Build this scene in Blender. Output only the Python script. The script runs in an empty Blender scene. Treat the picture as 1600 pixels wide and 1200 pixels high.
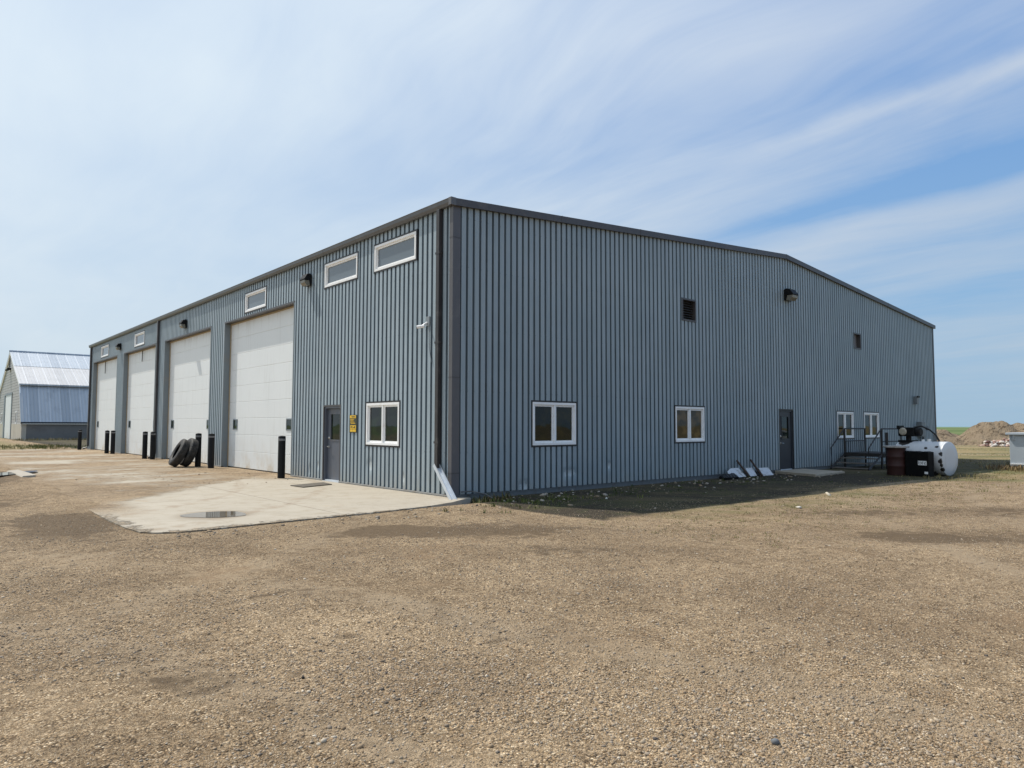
import bpy, bmesh, math, random
import numpy as np
from mathutils import Vector, Matrix
random.seed(7); rng = np.random.default_rng(11)
S = bpy.context.scene; COL = S.collection
R = math.radians

# ------------------------------------------------------------------ object helpers
class MB:
    """collects faces for ONE mesh object"""
    def __init__(s): s.v = []; s.f = []; s.p = []
    def add(s, vs, fs):
        s.p.append((len(s.v), len(s.f))); n = len(s.v); s.v += [tuple(p) for p in vs]; s.f += [tuple(i + n for i in f) for f in fs]; return s
    def box(s, lo, hi, M=None):
        x0, y0, z0 = lo; x1, y1, z1 = hi
        vs = [(x0,y0,z0),(x1,y0,z0),(x1,y1,z0),(x0,y1,z0),(x0,y0,z1),(x1,y0,z1),(x1,y1,z1),(x0,y1,z1)]
        if M: vs = [M(*p) for p in vs]
        return s.add(vs, [(0,3,2,1),(4,5,6,7),(0,1,5,4),(1,2,6,5),(2,3,7,6),(3,0,4,7)])
    def prism(s, prof, a, b, M):
        """profile of (u,w) extruded from a to b; M(t,u,w) -> xyz"""
        n = len(prof)
        vs = [M(a,u,w) for u,w in prof] + [M(b,u,w) for u,w in prof]
        fs = [(i,(i+1)%n,n+(i+1)%n,n+i) for i in range(n)] + [tuple(range(n))[::-1], tuple(range(n,2*n))]
        return s.add(vs, fs)
    def tube(s, pts, r, n=10, cap=True):
        pts = [Vector(p) for p in pts]; rings = []
        for i, p in enumerate(pts):
            d = (pts[min(i+1,len(pts)-1)] - pts[max(i-1,0)]).normalized()
            a = d.cross(Vector((0,0,1)) if abs(d.z) < .9 else Vector((1,0,0))).normalized(); b = d.cross(a)
            rr = r[i] if isinstance(r, (list,tuple)) else r
            rings.append([p + a*rr*math.cos(2*math.pi*k/n) + b*rr*math.sin(2*math.pi*k/n) for k in range(n)])
        vs = [q for g in rings for q in g]; fs = []
        for i in range(len(pts)-1):
            for k in range(n): fs.append((i*n+k, i*n+(k+1)%n, (i+1)*n+(k+1)%n, (i+1)*n+k))
        if cap: fs += [tuple(range(n))[::-1], tuple(range((len(pts)-1)*n, len(pts)*n))]
        return s.add(vs, fs)
    def lathe(s, prof, n=32, M=lambda r,a,h:(r*math.cos(a), r*math.sin(a), h), closed=False):
        vs = []; fs = []; m = len(prof)
        for r, h in prof:
            for k in range(n): vs.append(M(r, 2*math.pi*k/n, h))
        for i in range(m if closed else m-1):
            j = (i+1) % m
            for k in range(n): fs.append((i*n+k, i*n+(k+1)%n, j*n+(k+1)%n, j*n+k))
        return s.add(vs, fs)
    def build_each(s, name, mat, parent=None, **kw):
        out = []; ends = s.p[1:]+[(len(s.v),len(s.f))]
        for (v0,f0),(v1,f1) in zip(s.p, ends):
            m_ = MB(); m_.add(s.v[v0:v1], [tuple(i-v0 for i in f) for f in s.f[f0:f1]]); out.append(m_.build(name, mat, parent, **kw))
        return out
    def build(s, name, mat, parent=None, smooth=False, bevel=0):
        me = bpy.data.meshes.new(name); me.from_pydata(s.v, [], s.f)
        bm = bmesh.new(); bm.from_mesh(me)
        if smooth: bmesh.ops.remove_doubles(bm, verts=bm.verts, dist=1e-5)
        bmesh.ops.recalc_face_normals(bm, faces=bm.faces); bm.to_mesh(me); bm.free()
        me.materials.append(mat)
        o = bpy.data.objects.new(name, me); COL.objects.link(o)
        if parent: o.parent = parent
        if smooth: me.shade_smooth(); me.set_sharp_from_angle(angle=R(38))
        if bevel:
            b = o.modifiers.new('bevel','BEVEL'); b.width = bevel; b.segments = 2; b.limit_method = 'ANGLE'
        return o
def tag(o, label=None, cat=None, group=None, kind=None):
    if label: o['label'] = label
    if cat: o['category'] = cat
    if group: o['group'] = group
    if kind: o['kind'] = kind
    return o
def thing(name, label, cat, loc=(0,0,0), rz=0, group=None):
    o = bpy.data.objects.new(name, None); o.empty_display_size = .2; COL.objects.link(o)
    o.location = loc; o.rotation_euler = (0,0,rz)
    return tag(o, label, cat, group)
def dup(root, loc, rz=None, label=None):
    r = root.copy(); COL.objects.link(r); r.location = loc
    if rz is not None: r.rotation_euler = (0,0,rz)
    if label: r['label'] = label
    for ch in list(root.children):
        c = ch.copy(); COL.objects.link(c); c.parent = r
        for g in list(ch.children):
            d = g.copy(); COL.objects.link(d); d.parent = c
    return r

# ------------------------------------------------------------------ material helpers
class NT:
    def __init__(s, tree): s.t = tree; s.n = tree.nodes; s.l = tree.links
    def node(s, ty, **kw):
        nd = s.n.new(ty)
        for k, v in kw.items(): setattr(nd, k, v)
        return nd
    def put(s, sock, v):
        if v is None: return
        if isinstance(v, bpy.types.NodeSocket): s.l.new(v, sock)
        elif isinstance(v, (tuple,list)) and len(v) == 3 and len(sock.default_value) == 4: sock.default_value = (*v,1)
        else: sock.default_value = v
    def m(s, op, a, b=None, c=None, clamp=False):
        nd = s.node('ShaderNodeMath', operation=op, use_clamp=clamp)
        for i, v in enumerate((a,b,c)): s.put(nd.inputs[i], v) if v is not None else None
        return nd.outputs[0]
    def add(s,a,b): return s.m('ADD',a,b)
    def mul(s,a,b): return s.m('MULTIPLY',a,b)
    def sub(s,a,b): return s.m('SUBTRACT',a,b)
    def ss(s, x, a, b, lo=0, hi=1):
        nd = s.node('ShaderNodeMapRange', interpolation_type='SMOOTHSTEP')
        s.put(nd.inputs[0], x)
        for i, v in enumerate((a,b,lo,hi)): nd.inputs[i+1].default_value = v
        return nd.outputs[0]
    def mix(s, f, a, b, blend='MIX'):
        nd = s.node('ShaderNodeMix', data_type='RGBA', blend_type=blend)
        s.put(nd.inputs[0], f); s.put(nd.inputs[6], a); s.put(nd.inputs[7], b); return nd.outputs[2]
    def mixf(s, f, a, b):
        nd = s.node('ShaderNodeMix', data_type='FLOAT')
        s.put(nd.inputs[0], f); s.put(nd.inputs[2], a); s.put(nd.inputs[3], b); return nd.outputs[0]
    def coord(s, which='Object'): return s.node('ShaderNodeTexCoord').outputs[which]
    def geo(s, which='Position'): return s.node('ShaderNodeNewGeometry').outputs[which]
    def sep(s, v):
        nd = s.node('ShaderNodeSeparateXYZ'); s.l.new(v, nd.inputs[0]); return nd.outputs
    def comb(s, x=0, y=0, z=0):
        nd = s.node('ShaderNodeCombineXYZ')
        for i, v in enumerate((x,y,z)): s.put(nd.inputs[i], v)
        return nd.outputs[0]
    def mapv(s, v, scale=(1,1,1), loc=(0,0,0), rot=(0,0,0)):
        nd = s.node('ShaderNodeMapping'); s.l.new(v, nd.inputs[0])
        nd.inputs['Scale'].default_value = scale; nd.inputs['Location'].default_value = loc; nd.inputs['Rotation'].default_value = rot
        return nd.outputs[0]
    def noise(s, v, scale=1, detail=4, rough=.5, dist=0, out=0):
        nd = s.node('ShaderNodeTexNoise'); s.put(nd.inputs['Vector'], v)
        nd.inputs['Scale'].default_value = scale; nd.inputs['Detail'].default_value = detail
        nd.inputs['Roughness'].default_value = rough; nd.inputs['Distortion'].default_value = dist
        return nd.outputs[out]
    def vor(s, v, scale, feature='F1', out='Distance', rand=1):
        nd = s.node('ShaderNodeTexVoronoi', feature=feature); s.put(nd.inputs['Vector'], v)
        nd.inputs['Scale'].default_value = scale; nd.inputs['Randomness'].default_value = rand
        return nd.outputs[out]
    def white(s, v, dim='3D', out='Value'):
        nd = s.node('ShaderNodeTexWhiteNoise', noise_dimensions=dim)
        s.put(nd.inputs['Vector' if dim != '1D' else 'W'], v); return nd.outputs[out]
    def ramp(s, f, stops, interp='LINEAR'):
        nd = s.node('ShaderNodeValToRGB'); s.put(nd.inputs[0], f); cr = nd.color_ramp; cr.interpolation = interp
        while len(cr.elements) < len(stops): cr.elements.new(.5)
        for e, (p, c) in zip(cr.elements, stops): e.position = p; e.color = (*c,1)
        return nd.outputs[0]
    def attr(s, name, out='Color'):
        return s.node('ShaderNodeAttribute', attribute_name=name).outputs[out]
    def bump(s, h, strength=1, dist=.01, normal=None):
        nd = s.node('ShaderNodeBump'); s.put(nd.inputs['Height'], h)
        nd.inputs['Strength'].default_value = strength; nd.inputs['Distance'].default_value = dist
        if normal is not None: s.l.new(normal, nd.inputs['Normal'])
        return nd.outputs[0]
def material(name):
    m = bpy.data.materials.new(name); m.use_nodes = True
    nt = NT(m.node_tree); b = nt.n['Principled BSDF']
    def setp(**kw):
        for k, v in kw.items():
            key = {'col':'Base Color','rough':'Roughness','metal':'Metallic','nor':'Normal','spec':'Specular IOR Level','coat':'Coat Weight','coatr':'Coat Roughness','trans':'Transmission Weight','ior':'IOR'}[k]
            nt.put(b.inputs[key], v)
    return m, nt, setp
def simple(name, col, rough=.5, metal=0, var=.12, scale=6, bump=.0, dirt=None, dirt_amt=.5, spec=.5):
    m, n, setp = material(name); P = n.coord()
    f = n.noise(P, scale, 6, .6)
    c = n.mix(f, tuple(x*(1-var) for x in col), tuple(min(1,x*(1+var)) for x in col))
    if dirt: c = n.mix(n.mul(n.ss(n.noise(P, scale*.7, 8, .7), .5, .72), dirt_amt), c, dirt)
    setp(col=c, rough=n.m('ADD', rough-.06, n.mul(f,.12)), metal=metal, spec=spec)
    if bump: setp(nor=n.bump(n.noise(P, scale*6, 5, .6), bump, .01))
    return m

# ------------------------------------------------------------------ camera
fw = Vector((.6564,.7521,.0587)).normalized(); right = Vector((.7533,-.6577,.0022)); right = (right - fw*right.dot(fw)).normalized(); up = right.cross(fw)
cam = bpy.data.cameras.new('camera'); cam.sensor_width = 36; cam.lens = 36*1096.8/1600; cam.clip_end = 20000; cam.clip_start = .05
co = bpy.data.objects.new('camera', cam); COL.objects.link(co)
co.matrix_world = Matrix(((right.x,up.x,-fw.x,-8.979),(right.y,up.y,-fw.y,-12.257),(right.z,up.z,-fw.z,1.6),(0,0,0,1)))
S.camera = co

# ------------------------------------------------------------------ sun and sky
SUN = Vector((-1.4,4.05,6.5)).normalized()
ld = bpy.data.lights.new('sun','SUN'); ld.energy = 4.6; ld.angle = R(.53); ld.color = (1,.94,.85)
lo = bpy.data.objects.new('sun', ld); COL.objects.link(lo); lo.rotation_euler = SUN.to_track_quat('Z','Y').to_euler(); lo.location = (0,0,60)
W = bpy.data.worlds.new('World'); S.world = W; W.use_nodes = True
n = NT(W.node_tree); bg = n.n['Background']; bg.inputs[1].default_value = .1
sky = n.node('ShaderNodeTexSky', sky_type='NISHITA', sun_disc=False, sun_elevation=math.asin(SUN.z), sun_rotation=math.atan2(SUN.x,SUN.y), air_density=1.0, dust_density=1.2, ozone_density=1.6)
D = n.coord('Generated'); dx, dy, dz = n.sep(D)
zc = n.m('MAXIMUM', dz, 0.0); den = n.add(zc, .12)
qx = n.m('DIVIDE', dx, den); qy = n.m('DIVIDE', dy, den)
q = n.comb(qx, qy, 0)
warp = n.mul(n.sub(n.noise(q, .9, 2), .5), .5)
qxw = n.add(qx, warp)
n1 = n.noise(n.comb(n.mul(qxw,1.5), n.mul(qy,.55), 3.1), 1, 6, .55, .4)
n2 = n.noise(n.comb(n.mul(qxw,5.5), n.mul(qy,.9), 7.7), 1, 7, .6, .5)
n3 = n.noise(n.comb(n.mul(qx,1.3), n.mul(qy,1.3), 1.7), 1, 3, .5)
Lf = n.add(n.mul(dx,-.753), n.mul(dy,.658))
def gauss(x, c, w): return n.m('EXPONENT', n.mul(n.m('POWER', n.m('ABSOLUTE', n.m('DIVIDE', n.sub(x,c), w)), 2.0), -1))
wob = n.mul(n.sub(n.noise(n.comb(n.mul(qx,1.2), n.mul(qy,2.2), 0), 1, 5, .6), .5), .16)
qs = n.add(qx, wob)
veil = n.mul(gauss(qx,1.02,.42), gauss(qy,1.0,.55)); streak = n.mul(gauss(qs, 1.757, .055), n.ss(qy, 1.5, .35))
gap1 = n.mul(gauss(qs, 2.22, .13), n.ss(qy, 1.75, 1.0))
gap2 = n.mul(gauss(qs, 1.66, .10), n.ss(qy, 1.3, .5))
gap3 = n.mul(gauss(qs, 3.3, .45), n.ss(qy, 1.6, .8))
C = n.add(.64, n.mul(Lf, .42))
calm = n.ss(Lf,-.1,.35,1,.42); C = n.add(C, n.mul(n.mul(n.sub(n1,.5), 1.25), calm)); C = n.add(C, n.mul(n.mul(n.sub(n2,.5), .55), calm)); C = n.add(C, n.mul(n.sub(n3,.5), .4))
C = n.add(C, n.mul(streak,.42)); C = n.add(C, n.mul(veil,.26)); C = n.sub(C, n.mul(gap1,.62)); C = n.sub(C, n.mul(gap2,.16)); C = n.sub(C, n.mul(gap3,.22))
C = n.m('MAXIMUM', n.m('MINIMUM', C, .97), .08)
sd = n.add(n.add(n.mul(dx,SUN.x), n.mul(dy,SUN.y)), n.mul(dz,SUN.z))
br = n.ss(sd, -.2, .95, .80, 1.12)
ccol = n.mix(n.ss(Lf,-.55,.4), (6.9,7.6,8.5), (6.7,7.7,8.6)); 
vm = n.node('ShaderNodeVectorMath', operation='SCALE'); n.l.new(ccol, vm.inputs[0]); n.l.new(br, vm.inputs[3])
blue = n.mix(.78, sky.outputs[0], n.mix(n.ss(zc,.05,.5), (2.4,4.9,8.0), (1.15,3.3,7.5)))
colr = n.mix(C, blue, vm.outputs[0])
hz = n.m('EXPONENT', n.mul(zc, -9.0))
colr = n.mix(n.mul(hz,.85), colr, n.mix(n.ss(Lf,-.5,.55), (3.5,5.1,6.5), (5.9,7.0,7.7)))
n.l.new(colr, bg.inputs[0])
S.view_settings.view_transform = 'Standard'; S.view_settings.look = 'None'; S.view_settings.exposure = 0; S.view_settings.gamma = 1
S.render.engine = 'CYCLES'; S.cycles.use_denoising = True; S.cycles.max_bounces = 6; S.cycles.use_adaptive_sampling = True; S.cycles.adaptive_threshold = .01

# ------------------------------------------------------------------ ground
def gh(x, y):
    h = .010*np.sin(x*.9+.7*y+1.3) + .009*np.sin(-.6*x+1.3*y) + .007*np.sin(2.3*x+1.1*y+.5)*np.sin(1.7*y-.6*x) + .004*np.sin(5.1*x-3.7*y)*np.sin(4.3*y+2.1*x)
    r = np.hypot(x+9, y+12); h = h*np.clip(1.4-r/60, .0, 1)
    pad = np.clip(np.minimum(np.minimum(x+7.4, 1.2-x), np.minimum(y+2.3, 40-y))/.9, 0, 1)
    bld = np.clip(np.minimum(np.minimum(x+1, 31-x), np.minimum(y+.8, 40-y))/.8, 0, 1)
    ins = np.clip(np.minimum(np.minimum(x+6.15, 1.2-x), np.minimum(y+1.0, 41-y))/.3, 0, 1)
    # loose gravel heaped over the buried long edge of the apron
    bury = np.exp(-((x+6.35+.12*np.sin(y*1.3)+.08*np.sin(y*3.1))/.45)**2)*np.clip((y-1.9)/1.6, 0, 1)*np.clip((41-y)/1.5, 0, 1)
    return h*(1-np.maximum(pad,bld)) + .028*pad*(1-bury) - .09*ins*(1-bury) - .02*bld*(1-ins) + .078*bury
def axis(a, b, st, far, g=1.16):
    c = list(np.arange(a, b, st)); s = st
    while c[-1] < far: s *= g; c.append(c[-1]+s)
    s = st
    while c[0] > -far: s *= g; c.insert(0, c[0]-s)
    return np.array(c)
xs = axis(-13, 32, .13, 6000); ys = axis(-14.5, 16, .13, 6000)
X, Y = np.meshgrid(xs, ys, indexing='ij'); Z = gh(X, Y)
def grid_mesh(name, X, Y, Z):
    nx, ny = X.shape; co_ = np.stack([X,Y,Z],-1).reshape(-1,3)
    i = np.arange(nx*ny).reshape(nx,ny)
    F = np.stack([i[:-1,:-1], i[1:,:-1], i[1:,1:], i[:-1,1:]], -1).reshape(-1,4)
    return np_mesh(name, co_, F)
def np_mesh(name, V, F):
    me = bpy.data.meshes.new(name); k = F.shape[1]
    me.vertices.add(len(V)); me.vertices.foreach_set('co', np.ascontiguousarray(V, np.float32).ravel())
    me.loops.add(F.size); me.loops.foreach_set('vertex_index', np.ascontiguousarray(F, np.int32).ravel())
    me.polygons.add(len(F)); me.polygons.foreach_set('loop_start', np.arange(0, F.size, k, dtype=np.int32)); me.polygons.foreach_set('loop_total', np.full(len(F), k, np.int32))
    me.update(calc_edges=True); me.validate(); return me
def vcol(me, name, rgb):
    a = me.color_attributes.new(name, 'FLOAT_COLOR', 'POINT')
    a.data.foreach_set('color', np.concatenate([rgb, np.ones((len(rgb),1))], 1).astype(np.float32).ravel())
def sst(x, a, b):
    t = np.clip((x-a)/(b-a), 0, 1); return t*t*(3-2*t)
def blob(x, y, cx, cy, rx, ry, ang=0):
    c, s = math.cos(ang), math.sin(ang); u = (x-cx)*c+(y-cy)*s; v = -(x-cx)*s+(y-cy)*c
    return np.exp(-((u/rx)**2+(v/ry)**2))
VA = -.71   # angle of lines running across the view
def zones(X, Y):
    soil_shade = sst(X,-.35,.3)*sst(Y,-4.9,-3.5)*sst(-X,-34,-28)  # dark soil, spread to the shadow edge to paint the building's shade deeper
    soil_shade = np.maximum(soil_shade, .8*blob(X,Y,16.5,-4.0,2.6,2.0))
    damp = np.zeros_like(X)
    for a in ((-6.9,.9,.8,1.9,0,1),(-2.4,-3.7,2.0,.8,VA,.85),(2.4,-8.6,1.5,.6,VA,1),(3.6,-9.0,1.2,.4,VA,.6),(-5.8,-6.0,.9,.25,VA,.4),(-7.6,-7.6,.5,.25,VA,.5),(-2.1,-6.2,2.0,.4,VA,.5),(4.2,-6.6,2.5,.5,VA,.45),(6.5,-8.2,2.2,.8,VA,.6),(-7.5,6,.9,3,0,.5),(-.6,4.,.4,10,0,.3),(-7.0,13.2,.8,3.5,0,.9)):
        damp = np.maximum(damp, a[5]*blob(X,Y,*a[:5]))
    r = np.hypot(X+9,Y+12)
    grass = .75*sst(X,-1.5,2.5)*sst(Y,-7.8,-4.6)*sst(-X,-14,-9)
    grass = np.maximum(grass, sst(X,10,17)*sst(-Y,-12,-4)*sst(Y,-9.5,-5.0))
    grass = np.maximum(grass, sst(X,22,30)); grass = np.maximum(grass, sst(Y,40,43)*sst(-X,-1,3))
    grass = np.maximum(grass, .9*blob(X,Y,1.2,-2.4,2.2,.6))
    fld = sst(r, 85, 130)*sst(Y, -75, -35)
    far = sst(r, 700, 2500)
    road = np.maximum(blob(X,Y,38,0,1.3,9,.3), .8*blob(X,Y,57,3,2.5,30,.3))
    return np.stack([soil_shade,damp,grass],-1).reshape(-1,3), np.stack([fld,far,road],-1).reshape(-1,3)
def gravel_nodes(n, P):
    """colour and height of the loose gravel"""
    Pw = n.node('ShaderNodeVectorMath', operation='ADD'); n.l.new(P, Pw.inputs[0])
    nv = n.node('ShaderNodeVectorMath', operation='SCALE'); n.l.new(n.noise(P, 30, 2, out=1), nv.inputs[0]); nv.inputs[3].default_value = .02; n.l.new(nv.outputs[0], Pw.inputs[1])
    Pw = Pw.outputs[0]
    stops = [(0,(.075,.055,.036)),(.15,(.19,.14,.09)),(.38,(.31,.24,.158)),(.6,(.40,.315,.215)),(.78,(.34,.285,.22)),(.90,(.54,.46,.35)),(1,(.70,.64,.53))]
    c1 = n.ramp(n.sep(n.vor(Pw, 78, out='Color'))[0], stops)
    c2 = n.ramp(n.sep(n.vor(Pw, 180, out='Color'))[1], stops)
    d1 = n.vor(Pw, 78); d2 = n.vor(Pw, 180)
    pick = n.ss(n.noise(P, 7, 3), .42, .6)
    c = n.mix(pick, c1, c2)
    c3 = n.sep(n.vor(Pw, 27, out='Color')); g3 = n.noise(P, 19, 3, .75); g4 = n.noise(P, 42, 2, .7)
    gr = n.add(n.add(n.mul(n.sub(c3[0],.5),.20), n.mul(n.sub(g3,.5),.75)), n.mul(n.sub(g4,.5),1.15))
    c = n.mix(n.ss(gr,-.45,.45), n.mix(1,c,(.60,.58,.55),'MULTIPLY'), n.mix(1,c,(1.50,1.48,1.44),'MULTIPLY'))
    gap = n.mixf(pick, n.ss(d1,.40,.80), n.ss(d2,.5,1.0))
    c = n.mix(n.mul(gap,.8), c, (.065,.047,.030))
    h = n.mixf(pick, n.add(n.mul(n.sub(1,d1),1.0),n.mul(gr,.5)), n.add(n.mul(n.sub(1,d2),.6),n.mul(gr,.5)))
    return c, h
def yard(n, P):
    gc, gh_ = gravel_nodes(n, P)
    big = n.noise(P, .22, 5, .6, .3); mid = n.noise(P, .85, 6, .62, .4); sml = n.noise(P, 3.6, 6, .65, .2)
    tone = n.add(n.add(n.mul(n.sub(big,.5),.9), n.mul(n.sub(mid,.5),1.15)), n.mul(n.sub(sml,.5),1.0))
    c = n.mix(n.ss(tone,-.34,.34), n.mix(1,gc,(.72,.67,.61),'MULTIPLY'), n.mix(1,gc,(1.2,1.16,1.10),'MULTIPLY'))
    # packed fines showing between the stones
    fine = n.mix(n.noise(P,60,5,.75), (.175,.13,.082), (.36,.28,.185))
    fm = n.mul(n.ss(n.add(n.mul(mid,.5),n.mul(n.noise(P,2.0,6,.7,.5),.5)), .50,.64), .30)
    c = n.mix(fm, c, fine)
    # arcs left by turning trucks
    x, y, z = n.sep(P); tr = None
    for (cx, cy, r0) in ((-16.,9.,14.6),(-16.,9.,16.7),(14.,-24.,17.5),(14.,-24.,19.6),(-30,-14,23.4),(-30,-14,25.5)):
        d = n.m('SQRT', n.add(n.m('POWER',n.sub(x,cx),2), n.m('POWER',n.sub(y,cy),2)))
        d = n.m('ABSOLUTE', n.sub(n.add(d, n.mul(n.sub(mid,.5),.5)), r0)); k = n.ss(d,.30,.10); tr = k if tr is None else n.m('MAXIMUM',tr,k)
    tr = n.mul(tr, n.ss(n.add(n.mul(big,.5),n.mul(sml,.5)),.40,.56))
    c = n.mix(n.mul(tr,.85), c, n.mix(n.noise(P,40,5,.75),(.22,.165,.105),(.43,.345,.245)))
    # coarse darker stony patches and orange-brown clay patches
    dk = n.mul(n.ss(n.noise(P,1.25,7,.68,.5),.56,.70), .5)
    c = n.mix(dk, c, n.mix(1,gc,(.56,.54,.52),'MULTIPLY'))
    cl = n.mul(n.ss(n.noise(n.mapv(P,(1,1,1),loc=(9,4,0)),.55,6,.66,.3),.57,.70), .5)
    c = n.mix(cl, c, n.mix(n.noise(P,35,5,.75),(.17,.112,.064),(.31,.22,.135)))
    c = n.mix(1, c, (1.045,1.0,.93), 'MULTIPLY')
    h = n.add(n.mul(gh_, n.mixf(fm,.015,.006)), n.add(n.mul(sml,.025), n.mul(mid,.05)))
    return c, h, gc, mid, sml
def ground_mat():
    m, n, setp = material('gravel_ground'); P = n.geo()
    zr, zg, zb = n.sep(n.attr('zone')); fr, fg, fb = n.sep(n.attr('zone2'))
    c, hh, gc, mid, sml = yard(n, P)
    Pr = n.mapv(P, rot=(0,0,-VA))
    # straight-ish tyre tracks
    dn = n.mul(n.ss(n.add(zg, n.add(n.mul(n.sub(mid,.5),1.7), n.mul(n.sub(sml,.5),1.6))), .24,.58), .9)
    c = n.mix(n.m('MINIMUM',dn,.9), c, n.mix(n.noise(P,25,5,.7), (.085,.056,.031), (.165,.115,.066)))
    sn = n.ss(n.add(zr, n.mul(n.sub(n.noise(P,1.6,6,.65),.5),.9)), .3,.62)
    soil_shade_c = n.mix(n.noise(P,9,7,.75), (.022,.017,.010), (.075,.058,.036))  # soil colour darkened to carry some of the building's shade
    soil_shade_c = n.mix(n.ss(n.vor(P,30,out='Distance'),.28,.12), soil_shade_c, n.mix(.5,gc,(.12,.11,.09)))
    soil_shade_c = n.mix(n.mul(n.ss(n.noise(P,2.7,6,.7),.52,.66),.6), soil_shade_c, (.055,.062,.022))
    c = n.mix(sn, c, soil_shade_c)
    gn = n.noise(n.mapv(Pr,(.35,.9,1)),1,7,.7); gn2 = n.noise(P,14,5,.75)
    ga = n.ss(n.add(n.mul(zb,.55), n.add(n.mul(n.sub(gn,.5),1.1), n.mul(n.sub(gn2,.5),.5))), .28,.55)
    ga = n.mul(ga, n.ss(zb,.05,.5,0,.8))
    gcol = n.mix(n.ss(n.noise(n.mapv(Pr,(.12,.5,1)),1,5,.6),.42,.6), (.36,.275,.13), (.12,.145,.040))
    gcol = n.mix(n.mul(n.noise(P,22,5,.8),.6), gcol, (.09,.075,.035))
    c = n.mix(n.mul(ga,n.sub(1,n.mul(sn,.6))), c, gcol)
    c = n.mix(n.mul(fb,.8), c, n.mix(gn,(.2,.16,.1),(.36,.29,.19)))
    fldc = n.mix(n.ss(n.noise(n.mapv(P,(.004,.02,1)),1,5,.6),.4,.62), (.085,.125,.035), (.155,.18,.065))
    c = n.mix(fr, c, fldc)
    c = n.mix(fg, c, (.16,.27,.30))  # distance haze painted as a bluish colour on the far ground
    setp(col=c, rough=.92, spec=.25)
    setp(nor=n.bump(hh, 1.0, 1.0))
    return m
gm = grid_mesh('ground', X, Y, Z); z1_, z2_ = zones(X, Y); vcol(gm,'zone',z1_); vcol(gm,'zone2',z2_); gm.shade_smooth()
gm.materials.append(ground_mat()); gr = bpy.data.objects.new('ground', gm); COL.objects.link(gr); tag(gr, kind='structure')

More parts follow.
